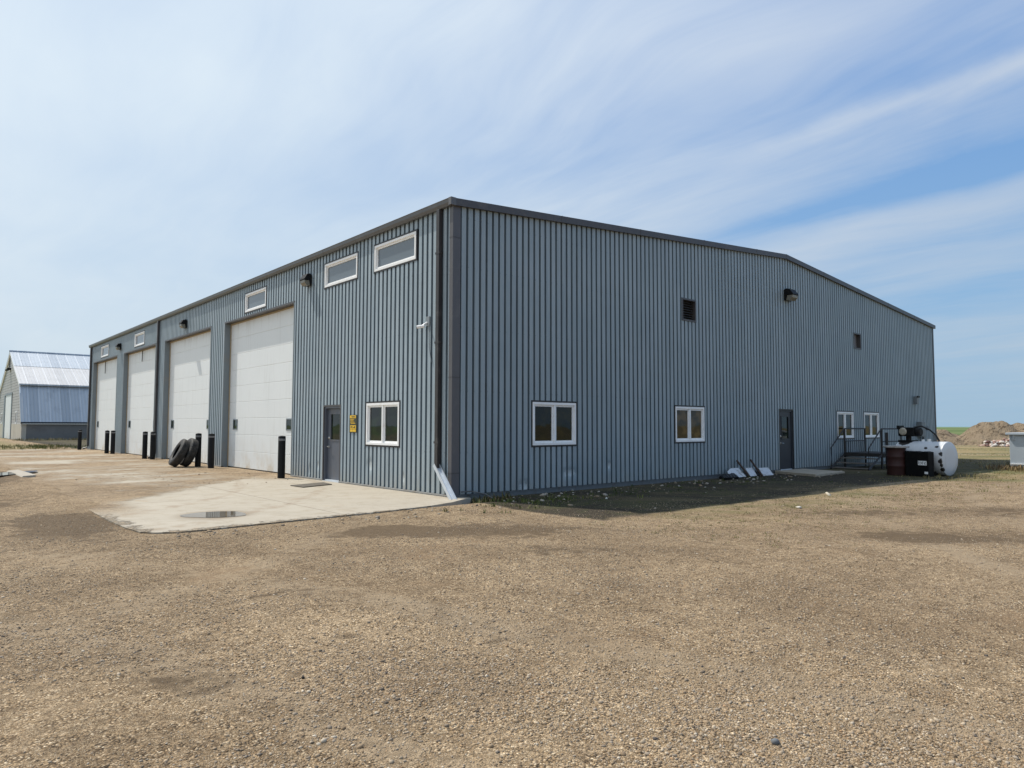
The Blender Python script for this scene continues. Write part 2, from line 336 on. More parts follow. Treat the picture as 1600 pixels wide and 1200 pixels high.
# concrete apron in front of the overhead doors
PADZ = .05
pad_pts = [(.0,-.42),(-.5,-.72),(-1.2,-.96),(-2.33,-1.14),(-3.6,-1.22),(-4.71,-1.29),(-5.5,-1.36),(-5.9,-1.33),(-6.14,-1.2),(-6.28,-.98),(-6.34,-.36),(-6.35,.68),(-6.32,2.07),(-6.30,3.2),(-6.24,6),(-6.2,20),(-6.2,39.8),(.3,39.8),(.3,-.3)]
def pad_mat():
    m, n, setp = material('worn_concrete'); P = n.geo(); x, y, z = n.sep(P)
    Pr = n.mapv(P, rot=(0,0,-VA))
    f1 = n.noise(n.mapv(Pr,(.45,1.6,1)),1,7,.62,.4); f2 = n.noise(P,3.5,7,.7); f3 = n.noise(P,70,4,.7)
    con = n.mix(f1, (.34,.30,.235), (.47,.42,.34)); con = n.mix(n.mul(n.ss(f2,.45,.7),.45), con, (.28,.225,.155))
    con = n.mix(n.mul(n.ss(f3,.5,.75),.35), con, (.30,.25,.19))
    # rusty brown stains
    con = n.mix(n.mul(n.ss(n.noise(P,.9,6,.65,.5),.6,.74),.5), con, (.36,.24,.13))
    dirt, yh, gc, ymid, ysml = yard(n, P)
    oil = n.mul(n.ss(n.noise(n.mapv(P,loc=(3,8,0)),1.7,6,.7,.6),.62,.74),.45); con = n.mix(oil, con, (.13,.10,.075))
    jy = n.m('ABSOLUTE', n.sub(y, n.add(3.05, n.mul(n.sub(f2,.5),.03)))); jx = n.m('ABSOLUTE', n.sub(x, n.add(-3.1, n.mul(n.sub(f2,.5),.03)))); 
    wet = n.m('SQRT', n.add(n.m('POWER',n.mul(n.sub(x,-4.80),1.35),2), n.m('POWER',n.mul(n.sub(y,.30),1.35),2)))
    con = n.mix(n.mul(n.ss(n.add(wet,n.mul(n.sub(f2,.5),.7)),1.05,.6),.55), con, (.20,.15,.10))
    for r0 in (9.2,11.1):
        rr = n.m('ABSOLUTE', n.sub(n.m('SQRT', n.add(n.m('POWER',n.sub(x,-11.),2), n.m('POWER',n.sub(y,9.),2))), n.add(r0,n.mul(n.sub(f1,.5),.4))))
        con = n.mix(n.mul(n.mul(n.ss(rr,.2,.05), n.ss(f2,.35,.6)),.4), con, (.26,.19,.125))
    con = n.mix(n.mul(n.ss(n.m('MINIMUM',jx,jy),.022,.008),.55), con, (.12,.095,.065))
    # gravel creeps over the slab away from the near corner
    line = n.sub(y, n.add(2.3, n.mul(n.add(x,6.2),.95)))
    amt = n.ss(line, -.5, 1.6)
    band = n.noise(n.mapv(P,(.22,.30,1),rot=(0,0,.45)),1,6,.6,.35)
    cover = n.add(n.mul(amt,.95), n.add(n.mul(n.sub(band,.5),2.4), n.mul(n.sub(f2,.5),.7)))
    cover = n.mul(n.ss(cover,.64,1.06), n.ss(line,-1.3,.3))
    edge = n.ss(n.add(x, n.mul(n.sub(f2,.5),.9)), -5.3,-6.0); cover = n.m('MAXIMUM', cover, n.mul(edge, n.ss(y,.5,3.2)))
    # dirt washed along the wall and doors
    wall = n.mul(n.mul(n.ss(n.add(x,n.mul(n.sub(f2,.5),1.6)), -1.7,-.6), n.ss(y,6.6,8.2)), .85)
    cover = n.m('MAXIMUM', cover, wall)
    rim = n.m('MAXIMUM', n.ss(n.add(y, n.mul(x,-.055)), -.55,-1.02), n.mul(n.ss(x,-5.75,-6.3), 1)); rim = n.ss(n.add(n.mul(rim,.52), n.mul(n.sub(n.noise(P,4.5,6,.75),.5),1.5)), .42,.62); cover = n.m('MAXIMUM', cover, n.mul(rim, .65))
    # scattered specks of gravel everywhere
    speck = n.ss(n.vor(P,16),.13,.07); cover = n.m('MAXIMUM', cover, n.mul(speck, n.ss(n.noise(P,1.1,4),.5,.66)))
    c = n.mix(cover, con, dirt)
    setp(col=c, rough=.85, spec=.3, nor=n.bump(n.add(n.mul(yh,cover), n.add(n.mul(f3,.0025),n.mul(f2,.012))),1,1))
    return m
b = MB(); b.add([(px,py,PADZ if px > -5.4 or py < 2.3 else .012) for px,py in pad_pts] if 0 else [(px,py,PADZ) for px,py in pad_pts]+[(px,py,-.12) for px,py in pad_pts], [tuple(range(len(pad_pts)))]+[(i,(i+1)%len(pad_pts),(i+1)%len(pad_pts)+len(pad_pts),i+len(pad_pts)) for i in range(len(pad_pts))])
tag(b.build('pavement', pad_mat()), kind='structure')

def puddle(name, cx, cy, a, bb, ang, z, seed, col=(.11,.088,.062)):
    rs = random.Random(seed); k = 40; ph = [rs.uniform(0,6.28) for _ in range(4)]
    pts = []
    for i in range(k):
        t = 2*math.pi*i/k; r = 1+.07*math.sin(2*t+ph[0])+.06*math.sin(3*t+ph[1])+.035*math.sin(5*t+ph[2])+.02*math.sin(9*t+ph[3])
        u = a*math.copysign(abs(math.cos(t))**1.15, math.cos(t))*r; v = bb*math.sin(t)*r
        pts.append((cx+u*math.cos(ang)-v*math.sin(ang), cy+u*math.sin(ang)+v*math.cos(ang), z))
    m, n, setp = material('muddy_water'); setp(col=n.mix(n.noise(n.geo(),3,4),col,tuple(c*1.6 for c in col)), rough=.015, spec=.6, ior=1.33)
    o = MB().add(pts,[tuple(range(k))]).build(name, m); return tag(o, kind='structure')
puddle('water', -4.80, .30, .50, .46, VA, PADZ+.006, 3)
puddle('water', -6.9, 13.6, .55, 2.0, VA, .098, 5, (.09,.075,.055))
# damp ring of the puddle stays in the slab; a pale strip of broken slab by the far puddle
def conc(name, col): return simple(name, col, .85, 0, .18, 5, .25, dirt=(.2,.15,.1), dirt_amt=.6)
M_conc = conc('old_concrete', (.40,.345,.265)); M_conc2 = conc('pale_concrete', (.36,.325,.265))
b = MB(); b.add([(-6.25,15.6,.105),(-5.95,15.9,.11),(-5.85,12.6,.11),(-6.2,12.4,.105),(-6.5,15.6,-.1),(-6.1,15.9,-.1),(-6.05,12.4,-.1),(-6.4,12.2,-.1)],[(0,1,2,3),(0,4,5,1),(1,5,6,2),(2,6,7,3),(3,7,4,0)])
tag(b.build('concrete_strip', M_conc2), 'pale strip of broken concrete beside the puddle at far left', 'concrete')

# ------------------------------------------------------------------ metals and paints
def clad_mat(name, axis, scuffs):
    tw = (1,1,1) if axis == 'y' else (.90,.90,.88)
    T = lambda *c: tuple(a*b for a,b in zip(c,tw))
    m, n, setp = material(name); P = n.geo(); xyz = n.sep(P); s = xyz[0] if axis == 'x' else xyz[1]; z = xyz[2]
    pan = n.white(n.m('FLOOR', n.m('DIVIDE', s, .91)), '1D')
    st = n.noise(n.comb(n.mul(s,7),n.mul(z,.35),0),1,6,.6); cl = n.noise(P,.5,5,.6)
    c = n.mix(pan, T(.308,.380,.424), T(.355,.425,.468))
    c = n.mix(n.ss(st,.35,.7), c, T(.275,.342,.385)); c = n.mix(n.mul(n.ss(n.noise(n.comb(n.mul(s,3),n.mul(z,.12),5),1,5,.7),.55,.75),.35), c, T(.40,.45,.475)); c = n.mix(n.mul(n.ss(cl,.45,.7),.3), c, (.385,.45,.485))
    # dust splashed up from the yard
    dust = n.mul(n.m('EXPONENT', n.mul(z,-2.6)), n.ss(n.noise(n.comb(n.mul(s,2.5),n.mul(z,1.4),2),1,6,.65),.25,.75))
    c = n.mix(n.m('MINIMUM', n.mul(dust,.75), .6), c, (.33,.285,.215))
    pit = .195 if axis == 'y' else .185
    # screw heads along the girts
    rows = None
    for zz in (.12,1.0,2.35,3.75,5.1,6.2):
        dzz = n.m('ABSOLUTE', n.sub(z,zz)); rows = dzz if rows is None else n.m('MINIMUM', rows, dzz)
    fs = n.m('ABSOLUTE', n.sub(n.m('FRACT', n.m('DIVIDE', s, pit)), .30)); ds = n.m('SQRT', n.add(n.m('POWER', n.mul(fs,pit),2), n.m('POWER',rows,2)))
    c = n.mix(n.mul(n.ss(ds,.014,.007),.75), c, (.10,.125,.14))
    bumpin = n.add(n.mul(n.noise(n.comb(n.mul(s,1.2),n.mul(z,.9),0),1,3,.5),.02), n.mul(st,.0006))
    for (a, zz, rx, rz) in scuffs:
        d = n.m('SQRT', n.add(n.m('POWER', n.m('DIVIDE', n.sub(s,a), rx),2), n.m('POWER', n.m('DIVIDE', n.sub(z,zz), rz),2)))
        k = n.mul(n.ss(n.add(d, n.mul(n.sub(n.noise(P,9,5,.7),.5),2.2)), .9,.55), 1)
        c = n.mix(n.mul(k,.7), c, (.52,.57,.58)); bumpin = n.add(bumpin, n.mul(n.ss(d,1.6,0), -.03))
    setp(col=c, rough=n.add(.36,n.mul(st,.16)), spec=.5, nor=n.bump(bumpin,1,1))
    return m
M_side = clad_mat('side_cladding','y', [(3.45,.58,.16,.16),(6.9,.30,.06,.14),(6.35,.45,.05,.1),(1.9,.35,.06,.12)])
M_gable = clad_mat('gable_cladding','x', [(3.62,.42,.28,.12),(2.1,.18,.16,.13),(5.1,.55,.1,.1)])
M_rib = simple('rib_pan_painted_shade', (.165,.21,.243), .5, 0, .25, 1.5, 0, dirt=(.10,.11,.11), dirt_amt=.5)  # groove shade painted as a darker pan colour, with mottled dirt
M_plainwall = simple('plain_cladding', (.27,.34,.38), .45)
M_trim = simple('dark_bronze_trim', (.072,.067,.068), .42, 0, .18, 4, 0, dirt=(.14,.125,.11), dirt_amt=.5)
M_gut = simple('grey_gutter', (.115,.115,.118), .38, 0, .2, 2, 0, dirt=(.19,.18,.165), dirt_amt=.5)
M_jamb = simple('jamb_flashing', (.20,.235,.255), .45, 0, .12, 3, 0, dirt=(.26,.23,.18), dirt_amt=.4)
M_vinyl = simple('white_vinyl', (.90,.90,.89), .35, 0, .05, 4, 0, dirt=(.6,.57,.5), dirt_amt=.35)
M_black = simple('black_rubber', (.018,.018,.018), .7)
M_blackpaint = simple('black_paint', (.008,.008,.0085), .5, 0, .3, 8, 0, dirt=(.04,.03,.02), dirt_amt=.35, spec=.2)
M_chrome = simple('steel_hardware', (.62,.61,.58), .28, 1)
M_galv = simple('galvanized_steel', (.66,.70,.74), .38, .6, .15, 8)
M_slate = simple('slate_door_paint', (.105,.118,.145), .42, 0, .12, 4, 0, dirt=(.2,.17,.13), dirt_amt=.45)
M_slate2 = simple('dark_door_paint', (.018,.020,.028), .42, 0, .12, 4)
M_wood = simple('weather_seal', (.42,.33,.21), .8, 0, .25, 9)
def glass(name, base, tint=None, seed=0, rough=.015, spec=.5):
    m, n, setp = material(name); P = n.geo()
    c = base
    if tint: c = n.mix(n.ss(n.noise(n.mapv(P,(2.2,2.2,3.0),loc=(seed,0,seed)),1,4,.55),.42,.62), base, tint)
    setp(col=c, rough=rough, spec=spec, ior=1.52); setp(nor=n.bump(n.noise(P,1.6,2),.12,.02)); return m
G_up = glass('clerestory_glass', (.13,.16,.185), None, spec=.6)
G_a = glass('office_glass', (.014,.017,.017), (.020,.030,.018), 1.3, spec=.3)
G_r = glass('dark_glass', (.011,.012,.010), (.030,.024,.011), 2, spec=.3)
G_b = glass('brown_glass', (.055,.040,.021), (.135,.088,.038), 4.1, spec=.25)
G_d = glass('door_glass', (.010,.014,.013), (.022,.032,.018), 3, spec=.3)
def door_mat():
    m, n, setp = material('white_sectional_door'); P = n.geo(); x, y, z = n.sep(P)
    f = n.noise(P,.8,5,.6); st = n.noise(n.comb(n.mul(y,6),n.mul(z,.5),0),1,5,.6)
    c = n.mix(f, (.77,.80,.80), (.845,.87,.87)); c = n.mix(n.mul(n.ss(st,.5,.75),.3), c, (.58,.585,.56))
    sec = n.white(n.m('FLOOR', n.m('DIVIDE', z, .6)), '1D'); c = n.mix(n.mul(sec,.14), c, (.73,.765,.77))
    lo_ = n.mul(n.m('EXPONENT', n.mul(z,-2.4)), n.ss(n.noise(n.comb(n.mul(y,1.6),n.mul(z,1.2),4),1,6,.7),.42,.7))
    c = n.mix(n.m('MINIMUM',n.mul(lo_,.8),.75), c, (.50,.37,.19))
    hi = n.mul(n.ss(z,4.7,5.35), n.ss(st,.45,.7)); c = n.mix(n.mul(hi,.3), c, (.45,.40,.33))
    setp(col=c, rough=.45, nor=n.bump(n.noise(n.comb(n.mul(y,30),n.mul(z,60),0),1,4,.6),.08,.003)); return m
M_door = door_mat()

# ------------------------------------------------------------------ the shop building
H, L, Wd, RZ = 6.56, 38.5, 29.24, 7.70
bld = thing('metal_building', 'long blue grey ribbed metal workshop with four white overhead doors', 'building')
ML = lambda s, d, z: (-d, s, z)        # left wall: s along +y, d outwards
MG = lambda s, d, z: (s, -d, z)        # gable wall: s along +x, d outwards
ML.flip = False
def ribbed(name, mat, M, s0, s1, top, z0, openings, pitch, off, parent):
    """ribbed sheet with real openings"""
    fw_ = .60 if M is ML else .67; prof = [(0,0),(fw_,0),(fw_+.025,-.07),(.975,-.07)]
    pts = []; k = math.floor((s0-off)/pitch)-1
    while k*pitch+off < s1+pitch:
        for a, d in prof: pts.append((off+(k+a)*pitch, d))
        k += 1
    def dep(s):
        for (a,da),(b_,db) in zip(pts,pts[1:]):
            if a <= s <= b_: return da+(db-da)*(s-a)/(b_-a+1e-12)
        return 0
    br = [p for p in pts if s0 < p[0] < s1]
    for s in [s0,s1]+[o[0] for o in openings]+[o[1] for o in openings]+[Wd/2 if M is MG else s0]: br.append((s,dep(s)))
    br = sorted(set(br)); br = [p for i,p in enumerate(br) if i == 0 or p[0]-br[i-1][0] > 1e-5]
    mb = MB()
    for (a,da),(b_,db) in zip(br,br[1:]):
        mid = (a+b_)/2; iv = [(z0,None)]
        ops = sorted([(o[2],o[3]) for o in openings if o[0] < mid < o[1]]); cur = z0
        for q0, q1 in ops:
            if q0 > cur+1e-4: mb.add([M(a,da,cur),M(b_,db,cur),M(b_,db,q0),M(a,da,q0)],[(0,1,2,3)])
            cur = q1
        mb.add([M(a,da,cur),M(b_,db,cur),M(b_,db,top(b_)),M(a,da,top(a))],[(0,1,2,3)])
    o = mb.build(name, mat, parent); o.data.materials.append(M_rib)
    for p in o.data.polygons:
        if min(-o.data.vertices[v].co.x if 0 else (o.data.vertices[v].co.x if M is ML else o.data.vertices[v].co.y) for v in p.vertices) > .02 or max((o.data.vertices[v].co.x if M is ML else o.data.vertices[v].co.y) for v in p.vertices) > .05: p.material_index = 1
    return o
BZ = .10
OD = [(8.17,14.20,.0,5.33),(15.75,21.95,.0,5.35),(23.50,29.65,.0,5.37),(31.22,37.45,.0,5.38)]
UW = [(1.45,3.36,5.48,6.15),(4.24,6.13,5.48,6.15),(10.37,12.21,5.50,6.15),(25.58,27.47,5.56,6.21),(33.42,35.38,5.57,6.22)]
WA = (2.10,3.66,1.10,2.15)
PD = (5.08,6.04,.0,2.11)
GW = [(2.36,3.85,1.12,2.16),(8.01,9.48,1.12,2.16),(18.47,19.94,1.12,2.16),(20.93,22.42,1.12,2.16)]
GD = (14.03,14.96,.0,2.15)
GV = [(8.39,9.11,4.72,5.40),(20.13,20.82,4.74,5.40)]
rz = lambda s: H+(RZ-H)*(1-abs(s-Wd/2)/(Wd/2))
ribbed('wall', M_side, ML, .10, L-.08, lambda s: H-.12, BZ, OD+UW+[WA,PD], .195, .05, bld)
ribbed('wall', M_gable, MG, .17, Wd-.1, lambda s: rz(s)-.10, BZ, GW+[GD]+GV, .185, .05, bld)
b = MB(); b.add([(Wd,0,0),(Wd,L,0),(Wd,L,H-.1),(Wd,0,H-.1)],[(0,1,2,3)]).build('wall', M_plainwall, bld)
b = MB(); b.add([(.05,L,0),(Wd-.02,L,0),(Wd-.02,L,H-.1),(Wd/2,L,RZ-.1),(.05,L,H-.1)],[(0,1,2,3,4)]).build('wall', M_plainwall, bld)
# roof sheet
m, n, setp = material('metal_roof'); setp(col=(.45,.48,.5), rough=.4, metal=.5); M_roof = m
b = MB()
for x0, zz0, x1, zz1 in ((-.06,H-.035,Wd/2,RZ-.035),(Wd/2,RZ-.035,Wd+.06,H-.035)):
    b.add([(x0,-.04,zz0),(x1,-.04,zz1),(x1,L+.05,zz1),(x0,L+.05,zz0)],[(0,1,2,3)])
    b.add([(x0,-.04,zz0-.05),(x1,-.04,zz1-.05),(x1,L+.05,zz1-.05),(x0,L+.05,zz0-.05)],[(3,2,1,0)])
b.build('roof', M_roof, bld)
# eave gutter with section joints
gp = [(.012,-.15),(.075,-.15),(.105,-.085),(.115,-.02),(.125,0),(.105,.002),(.012,-.012)]
g = MB(); g.prism(gp, -.085, L+.06, lambda t,u,w: (-u, t, H+w)); g.box((-.129,-.093,H-.163),(.012,.006,H+.004)); gut = g.build('gutter', M_gut, bld)
b = MB()
for k in range(1,13): b.prism([(.010,-.153),(.077,-.153),(.108,-.085),(.118,-.015),(.010,-.015)], k*3.05-.02, k*3.05+.02, lambda t,u,w: (-u,t,H+w))
b.build_each('gutter_joint', M_gut, gut)
# rake trim following the gable
def rake(mb, s0, s1, d0, d1, zt, zb):
    mb.add([MG(s0,d0,rz(s0)+zb),MG(s1,d0,rz(s1)+zb),MG(s1,d0,rz(s1)+zt),MG(s0,d0,rz(s0)+zt),MG(s0,d1,rz(s0)+zb),MG(s1,d1,rz(s1)+zb),MG(s1,d1,rz(s1)+zt),MG(s0,d1,rz(s0)+zt)],[(0,1,2,3),(4,7,6,5),(0,4,5,1),(3,2,6,7),(0,3,7,4),(1,5,6,2)])
b = MB(); rake(b,-.118,Wd/2,.006,.085,0,-.16); rake(b,Wd/2,Wd+.1,.006,.085,0,-.16); rk = b.build('rake_trim', M_trim, bld)
b = MB()
for s in (3.3,6.4,9.5,12.6,Wd/2,17.5,20.5,23.6,26.6): rake(b,s-.02,s+.02,.004,.089,.004,-.164)
b.build_each('trim_joint', M_trim, rk)
# corner trims
b = MB(); b.box((-.012,-.012,.05),(.195,.0,H-.155)); b.box((-.012,.0,.05),(.0,.115,H-.155))
M_corner = simple('corner_flashing', (.098,.096,.102), .42, 0, .15, 3, 0, dirt=(.17,.16,.15), dirt_amt=.4)
ct = b.build('corner_trim', M_corner, bld)
b = MB()
for zz in (.55,2.62,5.7): b.box((-.015,-.015,zz),(.197,-.0125,zz+.03)); b.box((-.015,-.0125,zz),(-.0125,.117,zz+.03))
b.build_each('trim_lap', M_trim, ct)
MB().box((-.012,L-.12,.05),(.0,L+.01,H-.155)).build('corner_trim', M_trim, bld)
MB().box((Wd-.13,-.012,.05),(Wd+.012,.0,H-.165)).build('corner_trim', M_trim, bld)
# base flashing strips between doors
def spans(s0, s1, ops):
    cur = s0
    for a, b_, *_ in sorted(ops):
        if a > cur: yield cur, a
        cur = b_
    yield cur, s1
b = MB()
for a, c in spans(.0, L, OD+[PD]): b.box((a,-.05,.0),(c,.012,BZ-.028),ML); b.box((a,-.05,BZ-.026),(c,.024,BZ-.006),ML)
M_base = simple('base_flashing', (.34,.34,.33), .5, 0, .2, 5, 0, dirt=(.3,.25,.18), dirt_amt=.7)
b.build_each('base_trim', M_base, bld)
b = MB()
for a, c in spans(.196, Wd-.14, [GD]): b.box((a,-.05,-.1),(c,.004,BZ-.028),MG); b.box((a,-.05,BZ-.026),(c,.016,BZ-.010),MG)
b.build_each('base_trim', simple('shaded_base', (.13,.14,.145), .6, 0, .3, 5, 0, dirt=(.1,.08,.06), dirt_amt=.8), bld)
# opening flashing (dark J-trim) as a frame round an opening
M_jtrim = simple('black_window_trim', (.022,.021,.022), .45)
def jtrim(M, o, w, mat, parent, sill=True, proud=.009, name='trim', back=-.045):
    a, c, z0, z1 = o; b = MB()
    b.box((a-w,back,z1),(c+w,proud,z1+w),M); b.box((a-w,back,z0 if sill else z0+.05),(a,proud,z1),M); b.box((c,back,z0 if sill else z0+.05),(c+w,proud,z1),M)
    if sill: b.box((a-w,back,z0-w),(c+w,proud,z0),M)
    return b.build(name, mat, parent)
def ring(b, M, a, c, z0, z1, w, d0, d1):
    b.box((a,d0,z0),(c,d1,z0+w),M); b.box((a,d0,z1-w),(c,d1,z1),M); b.box((a,d0,z0+w),(a+w,d1,z1-w),M); b.box((c-w,d0,z0+w),(c,d1,z1-w),M)
def window(M, o, g, double, label=None, fwid=.06):
    a, c, z0, z1 = o
    b = MB(); ring(b, M, a+.004, c-.004, z0+.004, z1-.004, fwid, -.075, .016)
    if double: b.box(((a+c)/2-.028,-.07,z0+fwid),((a+c)/2+.028,.010,z1-fwid),M)
    f = b.build('window', M_vinyl, bld, bevel=.004)
    if label: f['label'] = label
    jtrim(M, o, .038, M_jtrim, f)
    parts = [(a+fwid,(a+c)/2-.028),((a+c)/2+.028,c-fwid)] if double else [(a+fwid,c-fwid)]
    for p0, p1 in parts:
        p0 += .003; p1 -= .003
        q0, q1 = z0+fwid+.003, z1-fwid-.003
        b = MB(); ring(b, M, p0, p1, q0, q1, .045, -.072, -.018); b.build('sash', M_vinyl, f, bevel=.004)
        MB().box((p0+.040,-.060,q0+.04),(p1-.040,-.045,q1-.04),M).build('pane', g, f)
for o in UW: window(ML, o, G_up, False)
window(ML, WA, G_a, True, 'twin pane white window beside the grey entry door')
for i, o in enumerate(GW): window(MG, o, (G_r,G_b,G_r,G_r)[i], True, ('twin pane white window nearest the front corner','twin pane white window with brownish panes','twin pane white window just right of the dark door','twin pane white window farthest right behind the landing rail')[i])
# overhead doors
def overhead(o, label):
    a, c, z0, z1 = o; D_ = -.23; b = MB()
    zb = PADZ+.03; nsec = 9; hh = (z1-zb)/nsec
    for k in range(nsec):
        za, zc_ = zb+k*hh, zb+(k+1)*hh
        b.prism([(D_-.05,za+.001),(D_-.007,za+.001),(D_,za+.012),(D_,zc_-.012),(D_-.007,zc_-.001),(D_-.05,zc_-.001)], a+.03, c-.03, lambda t,u,w: ML(t,u,w))
    d = b.build('overhead_door', M_door, bld); d['label'] = label
    MB().box((a+.02,D_-.055,z0),(c-.02,D_-.052,z1),ML).box((a+.03,D_-.04,PADZ-.01),(c-.03,D_-.004,zb),ML).build('bottom_seal', M_black, d)
    # jamb and header reveals
    b = MB(); w = .05
    b.box((a-.045,-.26,PADZ-.02),(a,.010,z1),ML); b.box((c,-.26,PADZ-.02),(c+.045,.010,z1),ML)
    b.build_each('jamb', M_jamb, d)
    MB().box((a-.047,-.26,z1),(c+.047,.011,z1+.055),ML).build('header', M_trim, d)
    MB().box((a+.002,D_+.004,z1-.055),(c-.002,D_+.03,z1-.002),ML).box((a+.002,D_+.004,PADZ),(a+.035,D_+.03,z1-.056),ML).box((c-.035,D_+.004,PADZ),(c-.002,D_+.03,z1-.056),ML).build('weather_seal', M_wood, d)
    for s in (a+.50, c-.42-.45):
        f = MB(); ring(f, ML, s, s+.42, 1.42, 1.80, .035, D_+.001, D_+.016); fr_ = f.build('door_window', M_jamb, d)
        MB().box((s+.03,D_+.002,1.45),(s+.39,D_+.008,1.77),ML).build('pane', G_d, fr_)
    return d
for o, lab in zip(OD, ('white overhead door nearest the front corner','second white overhead door behind the two tyres','third white overhead door, just past the middle downspout','farthest white overhead door')): overhead(o, lab)
# rope / latch cord on the two far doors
for (s, zt, ln) in ((35.0,5.32,.7),(26.6,5.32,.55)): MB().tube([(.17,s,zt),(.165,s+.02,zt-ln)],.02,6).build('pull_rope', M_black, bld)
# entry doors
def entry(M, o, mat, fm, label, glass_rect, hx, sill_mat, leaf_d=-.10):
    a, c, z0, z1 = o; zs = .07
    leaf = MB(); g0, g1, gz0, gz1 = glass_rect; x0, x1, y0, y1 = a+.055, c-.055, zs+.03, z1-.055
    leaf.box((x0,leaf_d-.045,y0),(x1,leaf_d,gz0),M); leaf.box((x0,leaf_d-.045,gz1),(x1,leaf_d,y1),M); leaf.box((x0,leaf_d-.045,gz0),(g0,leaf_d,gz1),M); leaf.box((g1,leaf_d-.045,gz0),(x1,leaf_d,gz1),M)
    d = leaf.build('door', mat, bld); d['label'] = label
    f = MB(); f.box((a,-.17,zs),(a+.05,-.02,z1),M); f.box((c-.05,-.17,zs),(c,-.02,z1),M); f.box((a+.05,-.17,z1-.05),(c-.05,-.02,z1),M); f.build('door_frame', fm, d)
    jtrim(M, o, .04, M_trim if M is ML else M_jtrim, d, sill=False, back=-.12)
    MB().box((a+.002,-.19,-.02),(c-.002,.03,zs-.004),M).box((a+.06,-.18,zs),(c-.06,-.03,zs+.025),M).build('threshold', sill_mat, d)
    MB().box((g0+.002,leaf_d-.03,gz0+.002),(g1-.002,leaf_d-.02,gz1-.002),M).build('pane', G_d, d)
    f = MB(); ring(f, M, g0-.025, g1+.025, gz0-.025, gz1+.025, .03, leaf_d+.002, leaf_d+.014); f.build('pane_frame', mat, d)
    sg = 1 if hx < (a+c)/2 else -1
    h = MB(); h.lathe([(.0,.016),(.034,.014),(.036,.002)],16,lambda r,t,hh: M(hx+r*math.cos(t),leaf_d+hh,1.0+r*math.sin(t)))
    h.tube([M(hx,leaf_d+.014,1.0),M(hx,leaf_d+.06,1.0),M(hx+sg*.03,leaf_d+.066,1.0),M(hx+sg*.13,leaf_d+.062,.995)],.012,8); h.build('handle', M_chrome, d, smooth=True)
    MB().lathe([(0,.03),(.026,.028),(.034,.004),(.036,.002)],16,lambda r,t,hh: M(hx,leaf_d,1.24) if r == 0 and 0 else M(hx+r*math.cos(t),leaf_d+hh,1.24+r*math.sin(t))).build('deadbolt', M_chrome, d, smooth=True)
    return d
entry(ML, PD, M_slate, M_slate, 'slate grey entry door with glass upper half', (5.24,5.80,1.19,1.90), 5.90, M_galv)
entry(MG, GD, M_slate2, simple('dark_frame',(.035,.04,.05),.5), 'dark entry door in the shaded gable wall', (14.24,14.72,1.15,1.92), 14.14, M_galv, leaf_d=-.045)
# vents
for o, lab in zip(GV, ('open louvred vent','vent with pale closed flaps')):
    a, c, z0, z1 = o; b = MB(); ring(b, MG, a, c, z0, z1, .05, -.20, .02); v = b.build('vent', M_trim, bld); v['label'] = lab
    MB().box((a+.01,-.215,z0+.01),(c-.01,-.205,z1-.01),MG).build('backing', M_black, v)
    b = MB(); k = 8; st = (z1-z0-.1)/k; pale = lab.startswith('vent')
    for i in range(k):
        zz = z0+.05+i*st
        if pale: b.prism([(-.15,zz+.004),(-.145,zz+.004),(-.16,zz+st+.005),(-.165,zz+st+.005)], a+.05, c-.05, lambda t,u,w: MG(t,u,w))
        else: b.prism([(-.06,zz),(-.055,zz),(-.13,zz+st*.8),(-.135,zz+st*.8)], a+.05, c-.05, lambda t,u,w: MG(t,u,w))
    b.build('louver', simple('louver_paint', (.24,.24,.25) if pale else (.055,.055,.055), .5, 0, .3, 9), v)
# downspouts
M_spout = simple('dark_spout', (.032,.028,.028), .45, 0, .2, 4, 0, dirt=(.12,.11,.1), dirt_amt=.4)
def downspout(s, z0, mat):
    b = MB(); b.box((s-.065,.008,z0),(s+.055,.10,H-.155),ML); d = b.build('downspout', mat, bld, bevel=.008)
    b = MB()
    for zz in (1.2,3.4,5.4): b.box((s-.085,.003,zz),(s+.075,.106,zz+.045),ML)
    b.build_each('strap', mat, d); return d
ds = downspout(.455, .66, M_spout)
# galvanized splash trough hanging from the near downspout
A0 = Vector((-.10,.45,.70)); A1 = Vector((-.20,-.33,-.0)); ax = (A1-A0).normalized(); sd_ = Vector((-1,0,0)); sd_ = (sd_-ax*sd_.dot(ax)).normalized(); nr = ax.cross(sd_); nr = nr if nr.z > 0 else -nr
ln = (A1-A0).length; tp = [(-.07,0),(.07,0),(.07,.08),(.062,.08),(.062,.008),(-.062,.008),(-.062,.08),(-.07,.08)]
b = MB(); b.prism(tp, 0, ln, lambda t,u,w: tuple(A0+ax*t+sd_*u+nr*w)); b.build('splash_trough', M_galv, ds)
d2 = downspout(22.97, .25, M_trim); MB().tube([(-.06,22.97,.30),(-.08,22.97,.17),(-.32,22.95,.09)],.05,8).build('elbow', M_trim, d2)
d3 = downspout(38.1, .25, M_trim); MB().tube([(-.06,38.1,.30),(-.08,38.1,.17),(-.32,38.1,.09)],.05,8).build('elbow', M_trim, d3)

